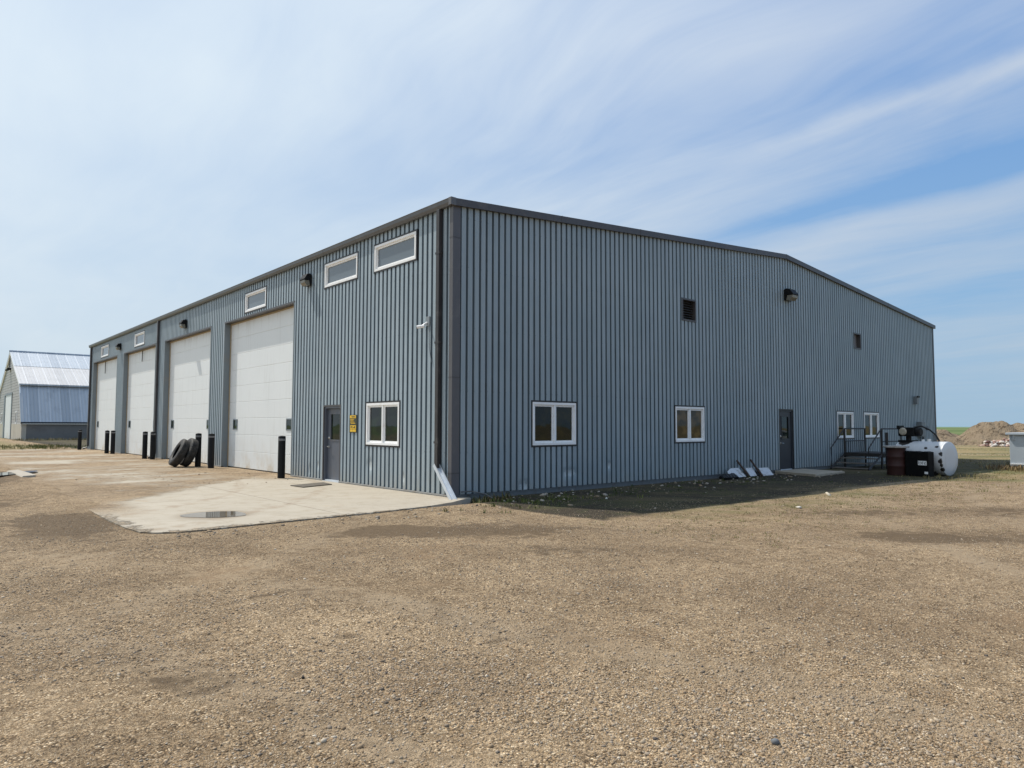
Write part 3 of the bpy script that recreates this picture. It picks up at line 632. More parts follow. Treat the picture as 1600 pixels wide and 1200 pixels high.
# ------------------------------------------------------------------ fittings on the walls
M_lens = simple('prismatic_lens', (.20,.19,.155), .25, 0, .35, 30)
def make_light(label):
    t = thing('wall_light', label, 'wall light', group='wall pack lights on the workshop')
    Mx = lambda s, d, z: (s, -d, z)
    b = MB(); b.prism([(.0,.02),(.0,.42),(.20,.42),(.33,.24),(.33,.20),(.10,.20),(.06,.02)], -.21, .21, lambda q,u,w: Mx(q,u,w)); b.build('housing', M_blackpaint, t, bevel=.012)
    b = MB(); b.prism([(.065,.02),(.105,.196),(.315,.196),(.30,.10),(.20,.015)], -.19, .19, lambda q,u,w: Mx(q,u,w)); b.build('lens', M_lens, t, bevel=.01)
    b = MB(); b.box((-.06,-.04,.42),(.06,.0,.47)); b.build('conduit_box', M_blackpaint, t)
    return t
l0 = make_light('black wall light between the dark vent and the roof peak on the shaded gable'); l0.location = (14.72,-.008,6.02)
la = dup(l0, (-.008,7.12,5.66), -math.pi/2, 'black wall light between the nearest overhead door and the upper windows')
lb = dup(l0, (-.008,18.95,5.64), -math.pi/2, 'black wall light above the second overhead door')
lc = dup(l0, (-.008,30.5,5.64), -math.pi/2, 'black wall light between the two farthest overhead doors')
for q_ in (la,lb,lc): q_.scale = (.78,.72,.84)
t = thing('security_camera', 'small white bullet camera by the near downspout on the side wall', 'camera', (0,.93,3.86))
MB().box((-.03,-.09,-.02),(-.004,.05,.20)).build('mount_plate', simple('grey_plate',(.22,.25,.27),.5), t, bevel=.006)
MB().tube([(-.03,0,.06),(-.10,.0,.02),(-.14,.03,-.02)],.022,10).tube([(-.12,-.02,-.03),(-.24,.10,-.05)],.036,14).build('camera_body', M_vinyl, t, smooth=True)
MB().tube([(-.241,.101,-.0505),(-.247,.107,-.0515)],.028,14).build('lens', M_black, t)
MB().tube([(-.02,-.06,-.02),(-.02,-.08,-.5),(-.02,-.16,-.85)],.008,6).build('cable', M_jamb, t)
# yellow safety notice
M_yel = simple('yellow_print', (.80,.50,.03), .5, 0, .08, 20); M_ol = simple('dark_notice', (.045,.05,.03), .5); M_wp = simple('white_print', (.72,.68,.52), .5)
t = thing('sign', 'small yellow and black safety notice beside the entry door', 'sign', (0,4.335,1.40))
Ms = lambda s, d, z: (-d-.004, s, z)
MB().box((-.195,0,0),(.195,.012,.46),Ms).build('plate', M_ol, t)
b = MB(); b.box((-.15,.013,.375),(.17,.016,.45),Ms); 
b.box((-.16,.013,.02),(-.005,.016,.085),Ms); b.box((.005,.013,.02),(.15,.016,.085),Ms); b.box((-.16,.013,.095),(-.005,.016,.19),Ms); b.box((.005,.013,.095),(.15,.016,.19),Ms); b.build('yellow_panel', M_yel, t)
b = MB()
for k, (a, c) in enumerate(((-.05,.15),(-.03,.14),(-.08,.15),(-.12,.12))): b.box((a,.013,.335-k*.035),(c,.016,.350-k*.035),Ms)
b.build('text_line', M_yel, t)
b = MB(); b.box((-.12,.0165,.115),(-.08,.018,.17),Ms); b.box((-.07,.0165,.12),(-.03,.018,.15),Ms); b.box((.03,.0165,.115),(.06,.018,.17),Ms); b.box((.075,.0165,.13),(.12,.018,.165),Ms); b.box((-.10,.0165,.40),(.08,.018,.425),Ms); b.build('symbol', M_ol, t)
# electrical gear at the far end of the gable
M_egrey = simple('electrical_grey', (.17,.19,.20), .5)
t = thing('electrical_panel', 'grey electrical panel with conduits behind the white tank', 'electrical panel', (26.9,0,0))
MB().box((-.2,-.22,1.12),(.28,-.006,1.80)).build('cabinet', M_egrey, t, bevel=.01)
MB().tube([(.45,-.06,.1),(.45,-.06,1.25),(.62,-.06,1.38),(.62,-.06,1.62)],.045,8).tube([(.0,-.08,0),(.0,-.08,1.11)],.04,8).build('conduit', M_egrey, t)
MB().lathe([(0,.14),(.09,.13),(.10,0)],16,lambda r,a,h:(.62+r*math.cos(a),-.10-h,1.50+r*math.sin(a))).build('meter', M_egrey, t, smooth=True)
t = thing('junction_box', 'small grey box mounted high near the far end of the gable', 'electrical box', (26.5,0,2.62))
MB().box((-.13,-.16,0),(.13,-.006,.36)).build('box', M_egrey, t, bevel=.01); MB().box((-.14,-.20,.30),(.14,-.161,.38)).build('hood', M_blackpaint, t)
# thin hose lying out of the wall near the corner
tag(MB().tube([(.25,-.02,.16),(.45,-.10,.17),(.72,-.28,.10),(.80,-.42,.02)],.014,8).build('hose', simple('grey_hose',(.12,.12,.12),.5)), 'thin dark hose curling from the wall base by the front corner', 'hose')

# ------------------------------------------------------------------ bollards
t = thing('bollard', 'single black bollard before the nearest overhead door beside the entry door', 'bollard', (-.53,7.62,PADZ), group='black bollards guarding the overhead doors')
MB().lathe([(.105,-.05),(.105,1.20),(.098,1.215),(.0,1.235)],24).build('post', M_blackpaint, t, smooth=True)
MB().lathe([(.1065,1.085),(.1085,1.087),(.1085,1.145),(.1065,1.147)],24,lambda r,a,h:(r*math.cos(a),r*math.sin(a),h)).build('band', simple('scuffed_band',(.16,.16,.165),.4,0,.6,14), t, smooth=True)
for (bx,by), lab in zip([(-.50,13.81),(-.55,15.11),(-.40,21.90),(-.50,22.80),(-.40,29.62),(-.52,30.40),(-.57,37.6)],
    ('black bollard right of the leaning tyres, before the near door jamb','black bollard that the two tyres lean against','black bollard just right of the middle downspout','black bollard just left of the middle downspout','black bollard right of the pair between the two farthest overhead doors','black bollard left of the pair between the two farthest overhead doors','black bollard at the far end of the workshop by the last downspout')):
    dup(t, (bx,by,PADZ), random.uniform(0,6), lab)

# ------------------------------------------------------------------ tyres
def tyre_mat():
    m, n, setp = material('worn_tyre'); P = n.coord(); f = n.noise(P,7,6,.65); px, py, pz_ = n.sep(P); an = n.m('ARCTAN2', py, px); rad = n.m('SQRT', n.add(n.mul(px,px), n.mul(py,py)))
    setp(col=n.mix(n.ss(f,.4,.7),(.020,.020,.021),(.075,.068,.058)), rough=n.add(.62,n.mul(f,.2)), nor=n.bump(n.add(n.mul(n.noise(P,40,4),.15), n.mul(n.ss(rad,.44,.47), n.ss(n.m('SINE', n.mul(an,46.)),-.25,.25))),.9,.018)); return m
M_tyre = tyre_mat()
def make_tyre():
    ro, ri, w = .53, .285, .145
    prof = [(ri,-.105),(ri+.02,-.125),(ri+.09,-.15),(ro-.09,-w),(ro-.03,-.128),(ro-.004,-.105),(ro,-.085)]
    for g0 in (-.065,-.02,.035): prof += [(ro,g0-.012),(ro-.014,g0-.010),(ro-.014,g0+.010),(ro,g0+.012)]
    prof += [(ro,.085),(ro-.004,.105),(ro-.03,.128),(ro-.09,w),(ri+.09,.15),(ri+.02,.125),(ri,.105),(ri+.015,.09),(ri+.10,.12),(ro-.07,.105),(ro-.05,0),(ro-.07,-.105),(ri+.10,-.12),(ri+.015,-.09)]
    o = MB().lathe(prof,64,closed=True).build('tyre', M_tyre, smooth=True)
    # two raised rings on the side wall stay in the mesh profile; bead lip
    return o
def lean(o, base, hn, ang):
    hn = Vector((hn[0],hn[1],0)).normalized(); nrm = hn*math.cos(ang)+Vector((0,0,math.sin(ang)))
    upv = (Vector((0,0,1))-nrm*nrm.z).normalized(); side = upv.cross(nrm)
    R3 = Matrix((side,upv,nrm)).transposed().to_4x4()
    low = upv*(-.53) + nrm*(-.12)
    o.matrix_world = Matrix.Translation(Vector(base)-low-Vector((0,0,.012)))@R3
toc = Vector((-8.98+1.2,-12.26-15.2)).normalized(); lft = Vector((-.753,.658))
hn = toc*.52+lft*.85
ty = tag(make_tyre(), 'worn black truck tyre leaning in front, the left of two', 'tyre', 'truck tyres leaning on a bollard'); lean(ty, (-1.30,15.25,PADZ), hn, R(27))
ty2 = ty.copy(); COL.objects.link(ty2); ty2['label'] = 'worn black truck tyre behind the other one, against the bollard'; lean(ty2, (-.93,15.17,PADZ), toc*.56+lft*.83, R(20))

# ------------------------------------------------------------------ mat, door slab
b = MB(); 
mp = [(-1.42,4.95),(-1.40,4.25),(-.45,4.60),(-.35,5.30)]
b.add([(x,y,PADZ+.022) for x,y in mp]+[(x,y,PADZ+.001) for x,y in mp],[(0,1,2,3),(0,4,5,1),(1,5,6,2),(2,6,7,3),(3,7,4,0)])
tag(b.build('door_mat', simple('rubber_mat',(.10,.085,.065),.8,0,.4,14,.4)), 'flat dark rubber mat lying before the grey entry door', 'mat')
sl = [(13.55,-.05),(15.5,-.05),(15.05,-1.75),(12.95,-1.75)]
b = MB(); b.add([(x,y,.075) for x,y in sl]+[(x,y,-.1) for x,y in sl],[(0,3,2,1),(0,1,5,4),(1,2,6,5),(2,3,7,6),(3,0,4,7)])
tag(b.build('concrete_slab', M_conc, bevel=.012), 'low concrete landing slab before the dark gable door', 'concrete slab')

# ------------------------------------------------------------------ white scrap sheets and bars at the gable wall base
def sheet_mat():
    m, n, setp = material('weathered_white_sheet'); P = n.geo(); f = n.noise(P,7,7,.7)
    c = n.mix(n.ss(n.noise(P,3,7,.7),.5,.66), n.mix(f,(.52,.54,.56),(.70,.72,.74)), (.34,.30,.25)); setp(col=c, rough=.6, nor=n.bump(f,.3,.02)); return m
M_sheet = sheet_mat()
def sheet(pts, label):
    b = MB(); nn = (Vector(pts[1])-Vector(pts[0])).cross(Vector(pts[2])-Vector(pts[0])).normalized()*.018; k = len(pts)
    b.add(pts+[tuple(Vector(p)-nn) for p in pts],[tuple(range(k)),tuple(range(2*k-1,k-1,-1))]+[(i,(i+1)%k,(i+1)%k+k,i+k) for i in range(k)])
    tag(b.build('metal_sheet', M_sheet), label, 'scrap sheet', 'white scrap sheets at the wall base')
zt = .42
sheet([(10.12,-.47,.02),(11.02,-.47,.02),(11.12,-.14,.27),(10.68,-.13,.27),(10.36,-.22,.19)], 'white scrap sheet with a clipped corner, leftmost of the three at the wall')
sheet([(11.28,-.47,.02),(11.66,-.47,.02),(11.96,-.13,.245),(11.53,-.13,.25)], 'narrow white scrap sheet lying between two rusty bars')
sheet([(12.06,-.47,.0),(12.70,-.47,.0),(12.97,-.13,.215),(12.36,-.13,.22)], 'white scrap sheet nearest the door slab')
M_rust = simple('rusty_steel',(.055,.032,.02),.8,0,.4,12)
for p0, p1, lab in (((11.13,-.50,.02),(11.16,-.06,.50),'rusty bar leaning on the wall between the left and middle white sheets'),((11.90,-.50,.0),(11.98,-.06,.50),'rusty bar leaning on the wall between the middle and right white sheets')):
    tag(MB().tube([p0,p1],.03,6).build('steel_bar', M_rust), lab, 'bar', 'rusty bars at the wall base')
bb = MB(); 
for k in range(9):
    bb.tube([(9.55+.085*k,-.62+random.uniform(-.05,.05),.02),(9.6+.085*k,-.52,.07+random.uniform(0,.05)),(9.65+.085*k,-.40,.05)],[.05,.06,.04],7)
tag(bb.build('tarp', simple('black_plastic',(.012,.012,.013),.4,0,.3,9), smooth=True), 'crumpled black plastic in front of the leftmost white scrap sheet', 'tarp')

# ------------------------------------------------------------------ steel landing stairs
M_steel = simple('dark_painted_steel',(.022,.02,.019),.55,0,.4,12,0,dirt=(.09,.05,.03),dirt_amt=.5)
M_tread = simple('worn_tread',(.16,.14,.12),.6,0,.4,16)
t = thing('landing_stairs', 'dark steel landing with steps and pipe handrails by the gable wall', 'stairs', (17.5,0,0))
for k in range(3):
    x = .05+.36*k; z = .06+.17*k
    MB().box((x,-1.50,z-.035),(x+.30,-.18,z)).build('tread', M_tread, t)
PZ = .58
MB().box((1.18,-1.5,PZ-.04),(3.2,-.18,PZ)).build('platform', M_steel, t)
MB().box((1.16,-1.53,PZ-.16),(3.2,-1.50,PZ-.0)).box((1.16,-.18,PZ-.16),(3.2,-.15,PZ)).box((1.13,-1.53,PZ-.13),(1.16,-.15,PZ-.005)).build('frame', M_steel, t)
for y in (-1.52,-.16):
    MB().tube([(.0,y,.02),(1.15,y,PZ-.08)],.035,6).build('stringer', M_steel, t)
    MB().tube([(.05,y,.0),(.05,y,.78),(1.22,y,1.50),(3.15,y,1.50)],.026,8).tube([(1.22,y,1.02),(3.15,y,1.02)],.02,8).build('handrail', M_steel, t)
    MB().tube([(1.22,y,0),(1.22,y,1.5)],.042,8).build('post', M_steel, t)
    MB().tube([(3.1,y,0),(3.1,y,1.5)],.03,8).build('post', M_steel, t)
MB().tube([(1.45,-1.62,0),(1.45,-1.62,1.36)],[.06,.06],8).build('post', M_steel, t)
MB().tube([(1.45,-1.66,.62),(.75,-1.9,.0)],.03,6).build('brace', M_tread, t)
MB().tube([(1.45,-1.62,.62),(2.2,-1.72,.0)],.025,6).build('brace', M_steel, t)
b = MB()
for k in range(9): b.tube([(1.3+.2*k,-.17,PZ),(1.3+.2*k,-.17,1.02)],.010,5)
b.build_each('baluster', M_steel, t)

# ------------------------------------------------------------------ fuel tank, bin, drum
ang = .15; TR, TL = .545, 1.55
def tank_mat():
    m, n, setp = material('chipped_white_tank'); P = n.coord(); x, y, z = n.sep(P)
    f = n.noise(P,5,6,.65); c = n.mix(f,(.56,.58,.60),(.66,.67,.68)); 
    c = n.mix(n.mul(n.ss(n.noise(n.comb(n.mul(x,9),n.mul(y,9),n.mul(z,1.2)),1,5,.6),.55,.75),.3), c, (.45,.42,.36))
    nz = n.mul(n.sub(n.noise(P,9,5,.7),.5),.16); ch = None
    for (px,py,pz,r) in ((-.40,.20,.95,.055),(-.52,.02,.72,.075),(-.55,.0,.48,.10),(-.51,.0,.36,.07),(-.42,.0,.22,.09),(-.44,.52,.90,.055),(-.52,.27,.72,.045),(-.12,.45,1.08,.03),(-.2,1.30,1.08,.22),(0,1.40,1.1,.25),(-.42,1.46,.62,.05)):
        vd = n.node('ShaderNodeVectorMath', operation='DISTANCE'); n.l.new(P, vd.inputs[0]); vd.inputs[1].default_value = (px,py,pz)
        k = n.ss(n.add(vd.outputs['Value'],nz), r, r*.8); ch = k if ch is None else n.m('MAXIMUM', ch, k)
    c = n.mix(ch, c, (.022,.018,.016)); setp(col=c, rough=.42, nor=n.bump(n.mul(ch,-1),.3,.004)); return m
t = thing('fuel_tank', 'white horizontal fuel tank with chipped black paint and a pump on top', 'tank', (16.55,-4.43,0), -ang)
M_tank = tank_mat(); TZ = .555
Mt = lambda r,a,h: (r*math.cos(a), h, TZ+r*math.sin(a))
MB().lathe([(0,-.015),(.30,-.013),(TR-.02,-.004),(TR,.012),(TR,.06),(TR,TL-.02),(TR-.02,TL),(0,TL+.02)],56,Mt).build('tank_body', M_tank, t, smooth=True)
for y in (.30,TL-.3): MB().box((-.36,y-.05,-.02),(.36,y+.05,.20)).build('saddle', M_steel, t)
for yy in (.075,.78,TL-.05): MB().lathe([(TR-.004,yy-.012),(TR+.005,yy-.006),(TR+.005,yy+.006),(TR-.004,yy+.012)],56,Mt).build('weld_seam', M_tank, t, smooth=True)
b = MB(); b.lathe([(0,.09),(.06,.09),(.06,.0)],14,lambda r,a,h:(r*math.cos(a),.62+r*math.sin(a),TZ+TR+h-.01)).lathe([(0,.07),(.045,.07),(.045,.0)],14,lambda r,a,h:(r*math.cos(a)-.02,.80+r*math.sin(a),TZ+TR+h-.01)); b.build('filler_cap', M_vinyl, t, smooth=True)
pz = TZ+TR
MB().box((-.22,1.08,pz-.06),(.20,1.52,pz+.03)).tube([(0,1.28,pz),(0,1.28,pz+.20)],.085,10).build('pump_base', M_blackpaint, t)
pm = MB(); pm.box((-.17,1.02,pz+.16),(.16,1.55,pz+.46)); pm.tube([(.0,.86,pz+.31),(.0,1.03,pz+.31)],.14,14); pump = pm.build('pump', M_blackpaint, t, bevel=.03)
MB().lathe([(0,.05),(.10,.045),(.13,0)],18,lambda r,a,h:(-.172-h,1.38+r*math.cos(a),pz+.32+r*math.sin(a))).build('dial', simple('pump_dial',(.42,.38,.30),.5,0,.35,20), pump, smooth=True)
MB().box((-.18,1.50,pz+.40),(.12,1.58,pz+.52)).build('switch_box', M_blackpaint, pump)
MB().tube([(.0,1.10,pz+.46),(.03,.86,pz+.50),(.05,.62,pz+.38),(.06,.44,pz+.22),(.08,.36,pz+.06),(.10,.34,pz-.02)],.028,8).build('hose', M_black, t, smooth=True)
MB().box((.05,.42,pz+.04),(.13,.52,pz+.22)).tube([(.09,.5,pz-.02),(.09,.5,pz+.10)],.035,8).build('nozzle', M_egrey, t)

t = thing('drum', 'rusty red brown steel drum with a pale flat lid before the tank', 'drum', (15.80,-3.10,0))
M_red = simple('red_brown_drum',(.045,.012,.009),.65,0,.35,9,.1,dirt=(.035,.018,.012),dirt_amt=.7)
pr = [(.0,.0),(.285,.0),(.292,.02)]
for k in (.30,.60): pr += [(.285,k-.03),(.298,k-.012),(.298,k+.012),(.285,k+.03)]
pr += [(.285,.86),(.293,.875),(.293,.89),(0,.89)]
MB().lathe(pr,36).build('body', M_red, t, smooth=True)
MB().lathe([(0,.892),(.375,.892),(.39,.905),(.39,.945),(.37,.955),(0,.965)],36).build('lid', simple('pale_lid',(.40,.38,.35),.7,0,.3,8,.15,dirt=(.12,.1,.08),dirt_amt=.7), t, smooth=True)

bx = thing('storage_bin', 'black plastic bin with white stickers standing against the white tank', 'bin', (15.78,-3.80,0), -ang)
rs = random.Random(4); b = MB(); wv = .36; prof = [(-wv,0),(wv,0),(wv*1.02,.80)] + [(wv*1.02-.72*(i/7.), .80+rs.uniform(-.03,.05)) for i in range(1,7)] + [(-wv*1.02,.78)]
b.prism(prof, -.17, .17, lambda q,u,w: (q, u, w)); b.build('body', simple('black_plastic_bin',(.007,.007,.007),.6,0,.3,7,0,dirt=(.025,.02,.016),dirt_amt=.5,spec=.12), bx, bevel=.01)
MB().box((-.178,-.31,.36),(-.173,-.04,.50)).build('sticker', M_vinyl, bx)
b = MB()
for (y0,y1,z0,z1) in ((-.075,-.06,.385,.475),(-.06,-.042,.455,.475),(-.12,-.10,.42,.475),(-.135,-.09,.385,.40),(-.16,-.145,.40,.465),(-.19,-.175,.385,.47),(-.215,-.18,.46,.475),(-.25,-.23,.40,.45),(-.29,-.24,.385,.397),(-.28,-.262,.42,.475)): b.box((-.1805,y0,z0),(-.1782,y1,z1))
b.build('marking', M_egrey, bx)
MB().box((-.178,-.345,.09),(-.173,-.24,.16)).build('sticker', M_vinyl, bx)

# ------------------------------------------------------------------ grey utility cabinet at the right edge
t = thing('utility_cabinet', 'pale grey metal utility cabinet in dry grass at the right edge', 'cabinet', (22.98,-4.50,0))
M_cab = simple('pale_grey_enamel',(.47,.52,.56),.4,0,.08,3,0,dirt=(.35,.33,.3),dirt_amt=.35)
MB().box((.0,-1.65,.10),(1.4,.0,1.27)).build('body', M_cab, t, bevel=.012)
MB().box((-.10,-1.75,1.275),(1.5,.10,1.36)).build('lid', M_cab, t, bevel=.015)
MB().box((.02,-1.63,-.05),(1.38,-.02,.098)).build('plinth', M_cab, t)
b = MB(); 
for y in (-.14,-.56,-1.1): b.box((-.055,y-.025,1.08),(-.002,y+.025,1.27))
b.build_each('bracket', M_cab, t)
MB().box((-.025,-1.66,.16),(-.002,-.01,.20)).build('flange', M_vinyl, t)

# ------------------------------------------------------------------ barn behind on the left
M_lap = None
m, n, setp = material('grey_lap_siding'); P = n.geo(); z_ = n.sep(P)[2]; fz = n.m('FRACT', n.m('DIVIDE', z_, .30))
c = n.mix(n.noise(P,.7,6,.6),(.47,.47,.475),(.60,.60,.605)); c = n.mix(n.ss(fz,.20,.02), c, (.12,.12,.125)); setp(col=c, rough=.75, nor=n.bump(fz,.6,.05)); M_lap = m
def tin(name, ca, cb, metal=.35):
    m, n, setp = material(name); P = n.geo(); x, y, z = n.sep(P)
    pan = n.white(n.m('FLOOR', n.m('DIVIDE', x, .92)), '1D'); st = n.noise(n.comb(n.mul(x,5),n.mul(z,.4),0),1,6,.65)
    c = n.mix(n.add(n.mul(pan,.5),n.mul(st,.5)), ca, cb); sl = n.ss(n.m('ABSOLUTE', n.sub(n.m('FRACT', n.m('DIVIDE', x, .92)), .5)), .44,.49); c = n.mix(n.mul(sl,.6), c, (.72,.74,.76)); c = n.mix(n.mul(n.ss(n.noise(P,.9,5),.5,.7),.3), c, tuple(v*.8 for v in ca)); setp(col=c, rough=.42, metal=metal, nor=n.bump(st,.15,.05)); return m
M_tin_b = tin('blue_grey_tin',(.32,.37,.43),(.48,.53,.58),0); M_tin_w = tin('pale_tin',(.44,.44,.445),(.55,.545,.54),.0); M_tin_c = tin('blue_tin_wall',(.36,.395,.43),(.58,.61,.64),0)
M_cinder = simple('grey_foundation',(.20,.195,.185),.9,0,.25,.8,.2,dirt=(.12,.11,.10),dirt_amt=.6); M_cinder2 = simple('pale_foundation',(.50,.47,.40),.9,0,.2,.8,.2,dirt=(.3,.26,.2),dirt_amt=.5)
BX, BL = .34, 34.0; Yc = 84.56; half = Yc-72.72
bp = [(-half,0),(-half,1.66),(-half+.55,1.66),(-9.34,5.73),(-4.13,7.90),(0,9.79)]   # near-side profile (y offset, z)
barn = thing('barn', 'grey barn with a steep blue and white tin roof beyond the workshop', 'barn', (BX,Yc,0))
fullp = [(-half+.10,1.62)] + [(u,w) for u,w in bp[3:]] + [(-u,w) for u,w in bp[3:][::-1][1:]] + [(half-.10,1.62)]
DW = (-3.45,3.4,4.95)
b = MB(); b.add([(0,u,w) for u,w in fullp],[tuple(range(len(fullp)))]); b.add([(BL,u,w) for u,w in fullp],[tuple(range(len(fullp)))[::-1]]); b.build_each('gable_wall', M_lap, barn)
b = MB(); b.box((-.06,-half,-.2),(.35,DW[0],1.62)); b.box((-.06,DW[1],-.2),(.35,half,1.62)); b.build_each('foundation', M_cinder2, barn)
b = MB(); b.box((.36,-half-.004,-.2),(BL,-half+.3,1.62)); b.box((.36,half-.3,-.2),(BL,half,1.62)); b.build_each('foundation', M_cinder, barn)
def strip(p, q, x0, x1, mat, name):
    p = Vector((p[0],p[1])); q = Vector((q[0],q[1])); d = (q-p).normalized(); nn = Vector((d.y,-d.x)); nn = nn if nn.y > 0 or nn.x < -.9 else -nn
    if p.x < 0 and nn.x > 0: nn = -nn
    if p.x > 0 and nn.x < 0: nn = -nn
    pr = []; x = x0
    while x < x1:
        pr += [(x,.02),(x+.20,.02),(x+.215,.06),(x+.245,.06),(x+.26,.02)]; x += .305
    mb = MB(); vs = []
    for X_, h_ in pr:
        for e in (p,q): s_ = e+nn*h_; vs.append((X_,s_.x,s_.y))
    mb.add(vs,[(2*i,2*i+2,2*i+3,2*i+1) for i in range(len(pr)-1)]); return mb.build(name, mat, barn)
for sg in (1,-1):
    f = lambda p: (p[0]*sg,p[1])
    strip(f((-half-.1,1.64)), f((-9.34,5.62)), -.12, BL, M_tin_c, 'roof')
    strip(f((-9.62,5.72)), f((-4.13,7.92)), -.15, BL, M_tin_w, 'roof'); strip(f((-4.25,7.90)), f((.0,9.80)), -.15, BL, M_tin_b, 'roof')
MB().box((-.15,-half-.28,1.66),(BL,-half+.02,1.83)).build('sill_beam', simple('dark_fascia',(.03,.035,.045),.6), barn)
MB().tube([(-.2,0,9.86),(BL,0,9.86)],.12,8).build('ridge_cap', M_tin_b, barn)
MB().box((-.16,-9.70,5.60),(BL,-9.58,5.76)).build('drip_edge', M_tin_c, barn)
b = MB()
for (p,q) in zip(fullp,fullp[1:]):
    if p[1] < 1 or q[1] < 1: pass
    b.add([(-.13,p[0],p[1]-.25),(-.13,q[0],q[1]-.25),(-.13,q[0],q[1]+.03),(-.13,p[0],p[1]+.03),(-.02,p[0],p[1]-.25),(-.02,q[0],q[1]-.25),(-.02,q[0],q[1]+.03),(-.02,p[0],p[1]+.03)],[(0,1,2,3),(0,4,5,1),(3,2,6,7),(0,3,7,4),(1,5,6,2)])
b.build_each('barge_board', M_vinyl, barn)
d = MB().box((-.03,-2.3,.0),(-.005,DW[1]-.1,DW[2]-.1)).build('door', M_door, barn)
b = MB(); b.box((-.06,-2.9,0),(-.004,-2.3,DW[2])); b.box((-.07,-3.0,DW[2]-.1),(-.03,DW[1],DW[2]+.12)); b.box((-.10,DW[1]-.1,0),(-.004,DW[1]+.9,DW[2])); b.build('door_frame', M_jamb, d)
for y in (-7.0,6.4):
    b = MB(); Mb = lambda s,dd,z: (-dd,s,z); ring(b,Mb,y-.55,y+.55,1.66,2.95,.13,-.01,.06); w_ = b.build('window', M_vinyl, barn); MB().box((-.02,y-.45,1.75),(-.012,y+.45,2.85)).build('pane', G_r, w_)
MB().box((-.35,-.5,7.72),(-.004,.5,7.92)).box((-.5,-.35,7.62),(-.2,.35,7.74)).build('wall_lamp', M_blackpaint, barn)
MB().box((-.07,.5,8.05),(-.004,.95,8.95)).build('vent', M_black, barn)

# ------------------------------------------------------------------ dirt mounds, rubble
def mound_mat():
    m, n, setp = material('dirt_heap'); P = n.geo(); f = n.noise(P,.9,8,.7); g = n.noise(n.mapv(P,(1,1,.35)),2.2,7,.7)
    c = n.mix(f,(.22,.165,.105),(.42,.33,.235)); c = n.mix(n.mul(n.ss(g,.53,.63),.8), c, (.085,.06,.037)); c = n.mix(n.mul(n.ss(n.noise(P,.45,5,.6),.58,.68),.6), c, (.13,.14,.05))
    setp(col=c, rough=.95, spec=.1, nor=n.bump(g,1,.6)); return m
M_mound = mound_mat()
def mound(cx, cy, peaks, w, label, seed, k=150):
    u = np.linspace(-w,w,k); U,V = np.meshgrid(u,u,indexing='ij'); rs = np.random.default_rng(seed); Zm = np.zeros_like(U)
    for px,py,h,rx,ry in peaks:
        rr = np.hypot((U-px)/rx,(V-py)/ry); Zm = np.maximum(Zm, h*np.clip(1-rr,0,1)**.85*(1-.18*np.exp(-(rr/.25)**2)))
    for j in range(26):
        fx,fy = rs.normal(0,1.6,2); Zm += (.06/(1+.3*j**.5))*np.sin(fx*U+fy*V+rs.uniform(0,6))*(Zm > .02)*np.clip(Zm,0,.8)
    from mathutils import noise as _nz
    for a_ in range(k):
        for b_ in range(k):
            if Zm[a_,b_] > .02:
                v_ = Vector((U[a_,b_]*.9+seed, V[a_,b_]*.9, 0)); Zm[a_,b_] += (.13*(_nz.fractal(v_,.8,2.1,5)) - .16*abs(_nz.noise(v_*.8)))*min(1,Zm[a_,b_]/.8)
    ridge = np.abs(np.sin(.9*U+1.7*np.sin(.7*V)+seed)); Zm -= .16*(1-ridge)**4*np.clip(Zm,0,1)
    me = grid_mesh('dirt_mound', U+cx, V+cy, Zm-.03); me.shade_smooth(); me.materials.append(M_mound)
    o = bpy.data.objects.new('dirt_mound', me); COL.objects.link(o); tag(o, label, 'dirt mound')
# across-view unit vector (.753,-.658)
mound(62.0, 6.1, [(0,0,2.7,3.2,3.4),(1.2,-2.0,2.3,3.2,3.6),(3.0,-5.2,1.0,3.5,4.5)], 9.5, 'tall brown dirt heap with a rounded top beyond the tank', 3)
mound(61.0, 11.2, [(0,0,1.8,4.0,4.6)], 8, 'low brown dirt heap showing just past the workshop end', 8)

ICO = None
def ico():
    bm = bmesh.new(); bmesh.ops.create_icosphere(bm, subdivisions=1, radius=1); V = np.array([v.co[:] for v in bm.verts]); F = np.array([[v.index for v in f.verts] for f in bm.faces]); bm.free(); return V, F
IV, IF = ico()
def stones(name, pos, size, col, flat=.6, mat=None, jit=.28):
    k = len(pos); V = np.repeat(IV[None],k,0)*(1+rng.uniform(-jit,jit,(k,len(IV),1)))
    V = V*np.stack([rng.uniform(.7,1.3,k),rng.uniform(.6,1.1,k),flat*rng.uniform(.6,1.2,k)],-1)[:,None,:]
    a = rng.uniform(0,6.28,k); c, s = np.cos(a)[:,None], np.sin(a)[:,None]; x, y = V[...,0].copy(), V[...,1].copy()
    V[...,0] = x*c-y*s; V[...,1] = x*s+y*c
    tl = rng.normal(0,.3,k)[:,None]; y, z = V[...,1].copy(), V[...,2].copy(); V[...,1] = y*np.cos(tl)-z*np.sin(tl); V[...,2] = y*np.sin(tl)+z*np.cos(tl)
    V = V*size[:,None,None]+pos[:,None,:]
    F = (IF[None]+np.arange(k)[:,None,None]*len(IV)).reshape(-1,3)
    me = np_mesh(name, V.reshape(-1,3), F); vcol(me,'tint',np.repeat(col,len(IV),0)); me.materials.append(mat)
    o = bpy.data.objects.new(name, me); COL.objects.link(o); return o
m, n, setp = material('stone'); cc = n.attr('tint'); setp(col=n.mix(n.mul(n.noise(n.geo(),90,4,.7),.5), cc, n.mix(1,cc,(.6,.58,.55),'MULTIPLY')), rough=.85, spec=.3); M_stone = m
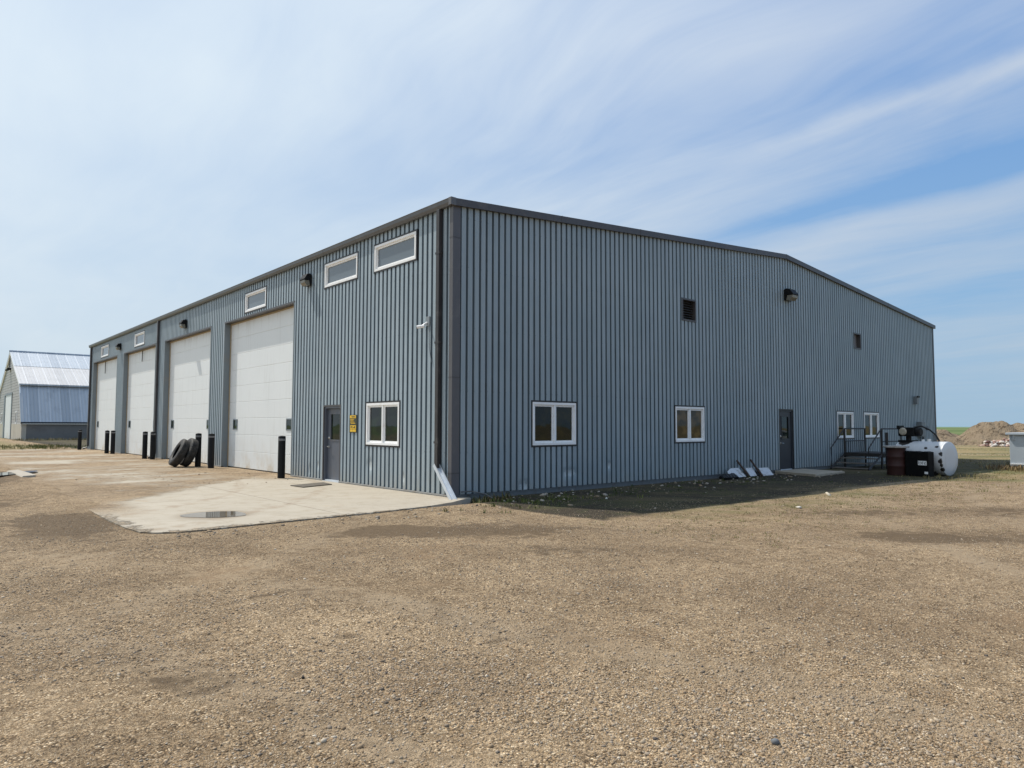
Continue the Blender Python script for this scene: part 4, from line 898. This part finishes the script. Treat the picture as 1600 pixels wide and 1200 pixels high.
PAL = np.array([(.33,.25,.165),(.39,.305,.21),(.30,.25,.195),(.46,.385,.29),(.25,.185,.12),(.36,.31,.25),(.17,.14,.11),(.56,.50,.41),(.40,.27,.16),(.10,.09,.085)])
PW = np.array([.2,.2,.13,.12,.12,.1,.05,.04,.03,.01]); PW = PW/PW.sum()
def pal(k): return PAL[rng.choice(len(PAL),k,p=PW)]*rng.uniform(.8,1.15,(k,1))
# loose gravel: dense close to the viewer's side of the yard, thinning out
k = 330000; dd = 2.9*np.exp(rng.uniform(0,1,k)**.9*math.log(24/2.9)); th = R(48.9)+rng.uniform(-R(40),R(40),k)
gx, gy = -8.98+dd*np.cos(th), -12.26+dd*np.sin(th)
cl = np.sin(gx*1.7+.8*gy)+np.sin(-1.1*gx+2.3*gy+1)+np.sin(3.1*gx+2.1*gy+2)*.8+np.sin(.7*gx-.5*gy)*.8
keep = (rng.uniform(0,1,k) < .52+.2*cl) & ~((gx > -6.4) & (gx < .3) & (gy > -1.4)) & ~((gx > .0) & (gy > -.0))
strip_ = (gx > -.3) & (gy > -3.2); keep &= ~(strip_ & (rng.uniform(0,1,k) < .8))
gx, gy, gd = gx[keep], gy[keep], dd[keep]; k = len(gx)
gs = np.clip(rng.lognormal(math.log(.0050),.42,k),.0028,.017)
gz = gh(gx,gy)+gs*.15
tag(stones('gravel', np.stack([gx,gy,gz],-1), gs, pal(k)*np.array([[1.04,1.0,.95]]), .65, M_stone), 'loose tan and grey gravel strewn over the whole yard', 'gravel', kind='stuff')
# coarser bits: on the slab edge, in the shaded strip, and dark lumps
sx = np.concatenate([rng.uniform(.3,16,260), rng.uniform(-6,0,140), rng.uniform(-5.5,-.4,160)]); sy = np.concatenate([-np.abs(rng.normal(.9,.7,260))-.05, rng.uniform(-1.9,-1.0,140)-.1, rng.uniform(6,13,160)])
sz = np.concatenate([rng.lognormal(math.log(.025),.5,260), rng.lognormal(math.log(.018),.4,140), rng.lognormal(math.log(.012),.4,160)])
zz = np.where((sx < 0) & (sy > 2), PADZ, gh(sx,sy))
colr_ = pal(len(sx)); colr_[:260] = colr_[:260]*1.0+rng.choice([0,.18],(260,1),p=[.6,.4])
tag(stones('rubble', np.stack([sx,sy,zz+sz*.2],-1), np.clip(sz,.008,.075), np.clip(colr_,0,.7), .5, M_stone), 'coarse stones and pale bits of debris along the wall base and slab', 'rubble', kind='stuff')
k = 750; a = rng.uniform(0,1,k); rx_ = 66.0+rng.normal(0,.55,k)+a*1.4; ry_ = 6.9-a*3.6+rng.normal(0,.35,k); zt_ = rng.uniform(0,1,k)**1.4*(.2+.85*np.clip(a*1.1,0,1))
colr_ = np.array([(.62,.56,.50),(.55,.40,.34),(.40,.24,.20),(.66,.62,.58),(.16,.09,.08)])[rng.choice(5,k,p=[.3,.25,.15,.2,.1])]
rx_ -= 9.0; ry_ -= 1.85
tag(stones('rubble', np.stack([rx_,ry_,zt_],-1), rng.uniform(.08,.22,k), colr_, .7, M_stone), 'pile of pinkish broken bricks and stones before the tall dirt heap', 'rubble', kind='stuff')
# single rocks one can point at
def rock(x, y, s, c, label):
    o = stones('rock', np.array([[x,y,gh(np.array(x),np.array(y))+s*.25]]), np.array([s]), np.array([c]), .6, M_stone, .2); o.data.shade_smooth(); tag(o, label, 'rock')
rock(7.3,-4.75,.085,(.62,.55,.43),'pale rock lying in the sun just outside the building shadow')
rock(4.2,-5.6,.075,(.66,.62,.55),'small white rock on the gravel in front of the shadow edge')
rock(-7.0,-8.0,.02,(.03,.03,.03),'small black lump on open gravel below the concrete slab')
rock(-5.6,-10.4,.033,(.16,.17,.18),'grey stone near the bottom edge of the yard')

# ------------------------------------------------------------------ grass and weeds
gv, gf, gcx = [], [], []
def tufts(x, y, h, spread, nb, cols, z=None):
    """nb blades per tuft"""
    k = len(x); X_ = np.repeat(x,nb)+rng.normal(0,1,k*nb)*np.repeat(spread,nb); Y_ = np.repeat(y,nb)+rng.normal(0,1,k*nb)*np.repeat(spread,nb); Hh = np.repeat(h,nb)*rng.uniform(.45,1.2,k*nb)
    a = rng.uniform(0,6.28,k*nb); ln = Hh*rng.uniform(.2,.9,k*nb); w = Hh*.055+.0025
    ca, sa = np.cos(a), np.sin(a); z0 = gh(X_,Y_)-.005
    B0 = np.stack([X_-sa*w,Y_+ca*w,z0],-1); B1 = np.stack([X_+sa*w,Y_-ca*w,z0],-1)
    M0 = np.stack([X_+ca*ln*.4-sa*w*.7,Y_+sa*ln*.4+ca*w*.7,z0+Hh*.6],-1); M1 = np.stack([X_+ca*ln*.4+sa*w*.7,Y_+sa*ln*.4-ca*w*.7,z0+Hh*.6],-1); T = np.stack([X_+ca*ln,Y_+sa*ln,z0+Hh],-1)
    V = np.stack([B0,B1,M1,M0,T],1).reshape(-1,3); base = (np.arange(k*nb)*5)[:,None]+sum(len(v) for v in gv)
    F = np.concatenate([base+np.array([[0,1,2]]), base+np.array([[0,2,3]]), base+np.array([[3,2,4]])],0)
    c = np.array(cols)[rng.choice(len(cols),k*nb)]*rng.uniform(.7,1.25,(k*nb,1)); gv.append(V); gf.append(F); gcx.append(np.repeat(c,5,0))
GREEN = [(.07,.095,.022),(.11,.125,.03),(.05,.07,.02)]; DRY = [(.34,.27,.13),(.26,.20,.09),(.19,.17,.06)]; BROWN = [(.20,.13,.065),(.28,.19,.10),(.13,.09,.045)]; MIXG = GREEN+DRY[1:]
def rnd(a,b,k): return rng.uniform(a,b,k)
k = 120; tufts(rnd(.2,12,k), -np.abs(rng.normal(1.3,.8,k))-.1, rnd(.02,.075,k), rnd(.02,.09,k), 14, GREEN)
k = 90; tufts(rng.normal(1.0,.9,k), rng.normal(-1.55,.45,k), rnd(.03,.09,k), rnd(.02,.08,k), 14, GREEN+[(.17,.18,.05)])
k = 26; tufts(rng.normal(.75,.35,k), rng.normal(-.35,.2,k), rnd(.07,.17,k), rnd(.03,.07,k), 16, MIXG+BROWN)
k = 900; tx = rnd(-.5,12,k); ty_ = rng.normal(-5.6,1.0,k); tufts(tx, ty_, rnd(.012,.04,k), rnd(.02,.08,k), 9, [(.16,.16,.05),(.24,.20,.09),(.11,.12,.035)])
k = 330; tufts(rnd(11,24,k), rng.normal(-5.4,1.1,k), rnd(.02,.06,k), rnd(.03,.12,k), 12, DRY+[(.14,.15,.045)])
k = 40; tufts(rng.normal(16.2,.9,k), rng.normal(-4.6,.5,k), rnd(.04,.15,k), rnd(.03,.1,k), 7, DRY)
k = 120; tufts(rng.normal(22.9,.9,k), rng.normal(-4.9,.5,k), rnd(.06,.22,k), rnd(.05,.15,k), 10, BROWN+DRY[1:2])
k = 1300; tx = rnd(24,60,k); tyy = -8+rnd(0,1,k)*(tx*.32+1); bs = np.sin(tx*.55+.4*tyy); kp = bs > -.1; tufts(tx[kp], tyy[kp], rnd(.03,.10,kp.sum()), rnd(.1,.35,kp.sum()), 10, [(.36,.29,.14),(.30,.25,.11),(.19,.19,.07)])
k = 160; tufts(rng.normal(-1.4,1.3,k), rng.normal(46,3.5,k), rnd(.08,.22,k), rnd(.1,.25,k), 14, GREEN+[(.2,.18,.07)])
k = 200; tufts(rnd(-.5,10,k), rng.normal(71.5,.6,k), rnd(.1,.3,k), rnd(.1,.25,k), 10, DRY+[(.4,.36,.27)])
me = np_mesh('grass', np.concatenate(gv), np.concatenate(gf)); vcol(me,'tint',np.concatenate(gcx))
m, n, setp = material('grass_blade'); setp(col=n.attr('tint'), rough=.7, spec=.2); me.materials.append(m)
o = bpy.data.objects.new('grass', me); COL.objects.link(o); tag(o, 'sparse weeds and dry grass along the wall, tank and far ground', 'grass', kind='stuff')

# far shelterbelt on the horizon at the right
def treeline(pts, h, label, seed):
    rs = np.random.default_rng(seed); P_ = []
    for (x0,y0),(x1,y1) in zip(pts,pts[1:]):
        L_ = math.hypot(x1-x0,y1-y0); k = int(L_*1.0)
        t_ = rs.uniform(0,1,k); P_.append(np.stack([x0+(x1-x0)*t_+rs.normal(0,4,k), y0+(y1-y0)*t_+rs.normal(0,4,k), rs.uniform(.1,1,k)**.8*h*rs.uniform(.6,1.1,k)],-1))
    P_ = np.concatenate(P_); c = np.array([(.035,.075,.085)])*rs.uniform(.7,1.4,(len(P_),1))
    tag(stones('treeline', P_, rs.uniform(1.0,2.4,len(P_))*h/7, c, .9, M_stone), label, 'trees', kind='stuff')
treeline([(820,130),(700,90),(640,20)], 7, 'far dark line of trees on the horizon at the right', 5)
treeline([(950,420),(1000,380)], 6, 'faint far clump of trees on the horizon just past the workshop', 6)
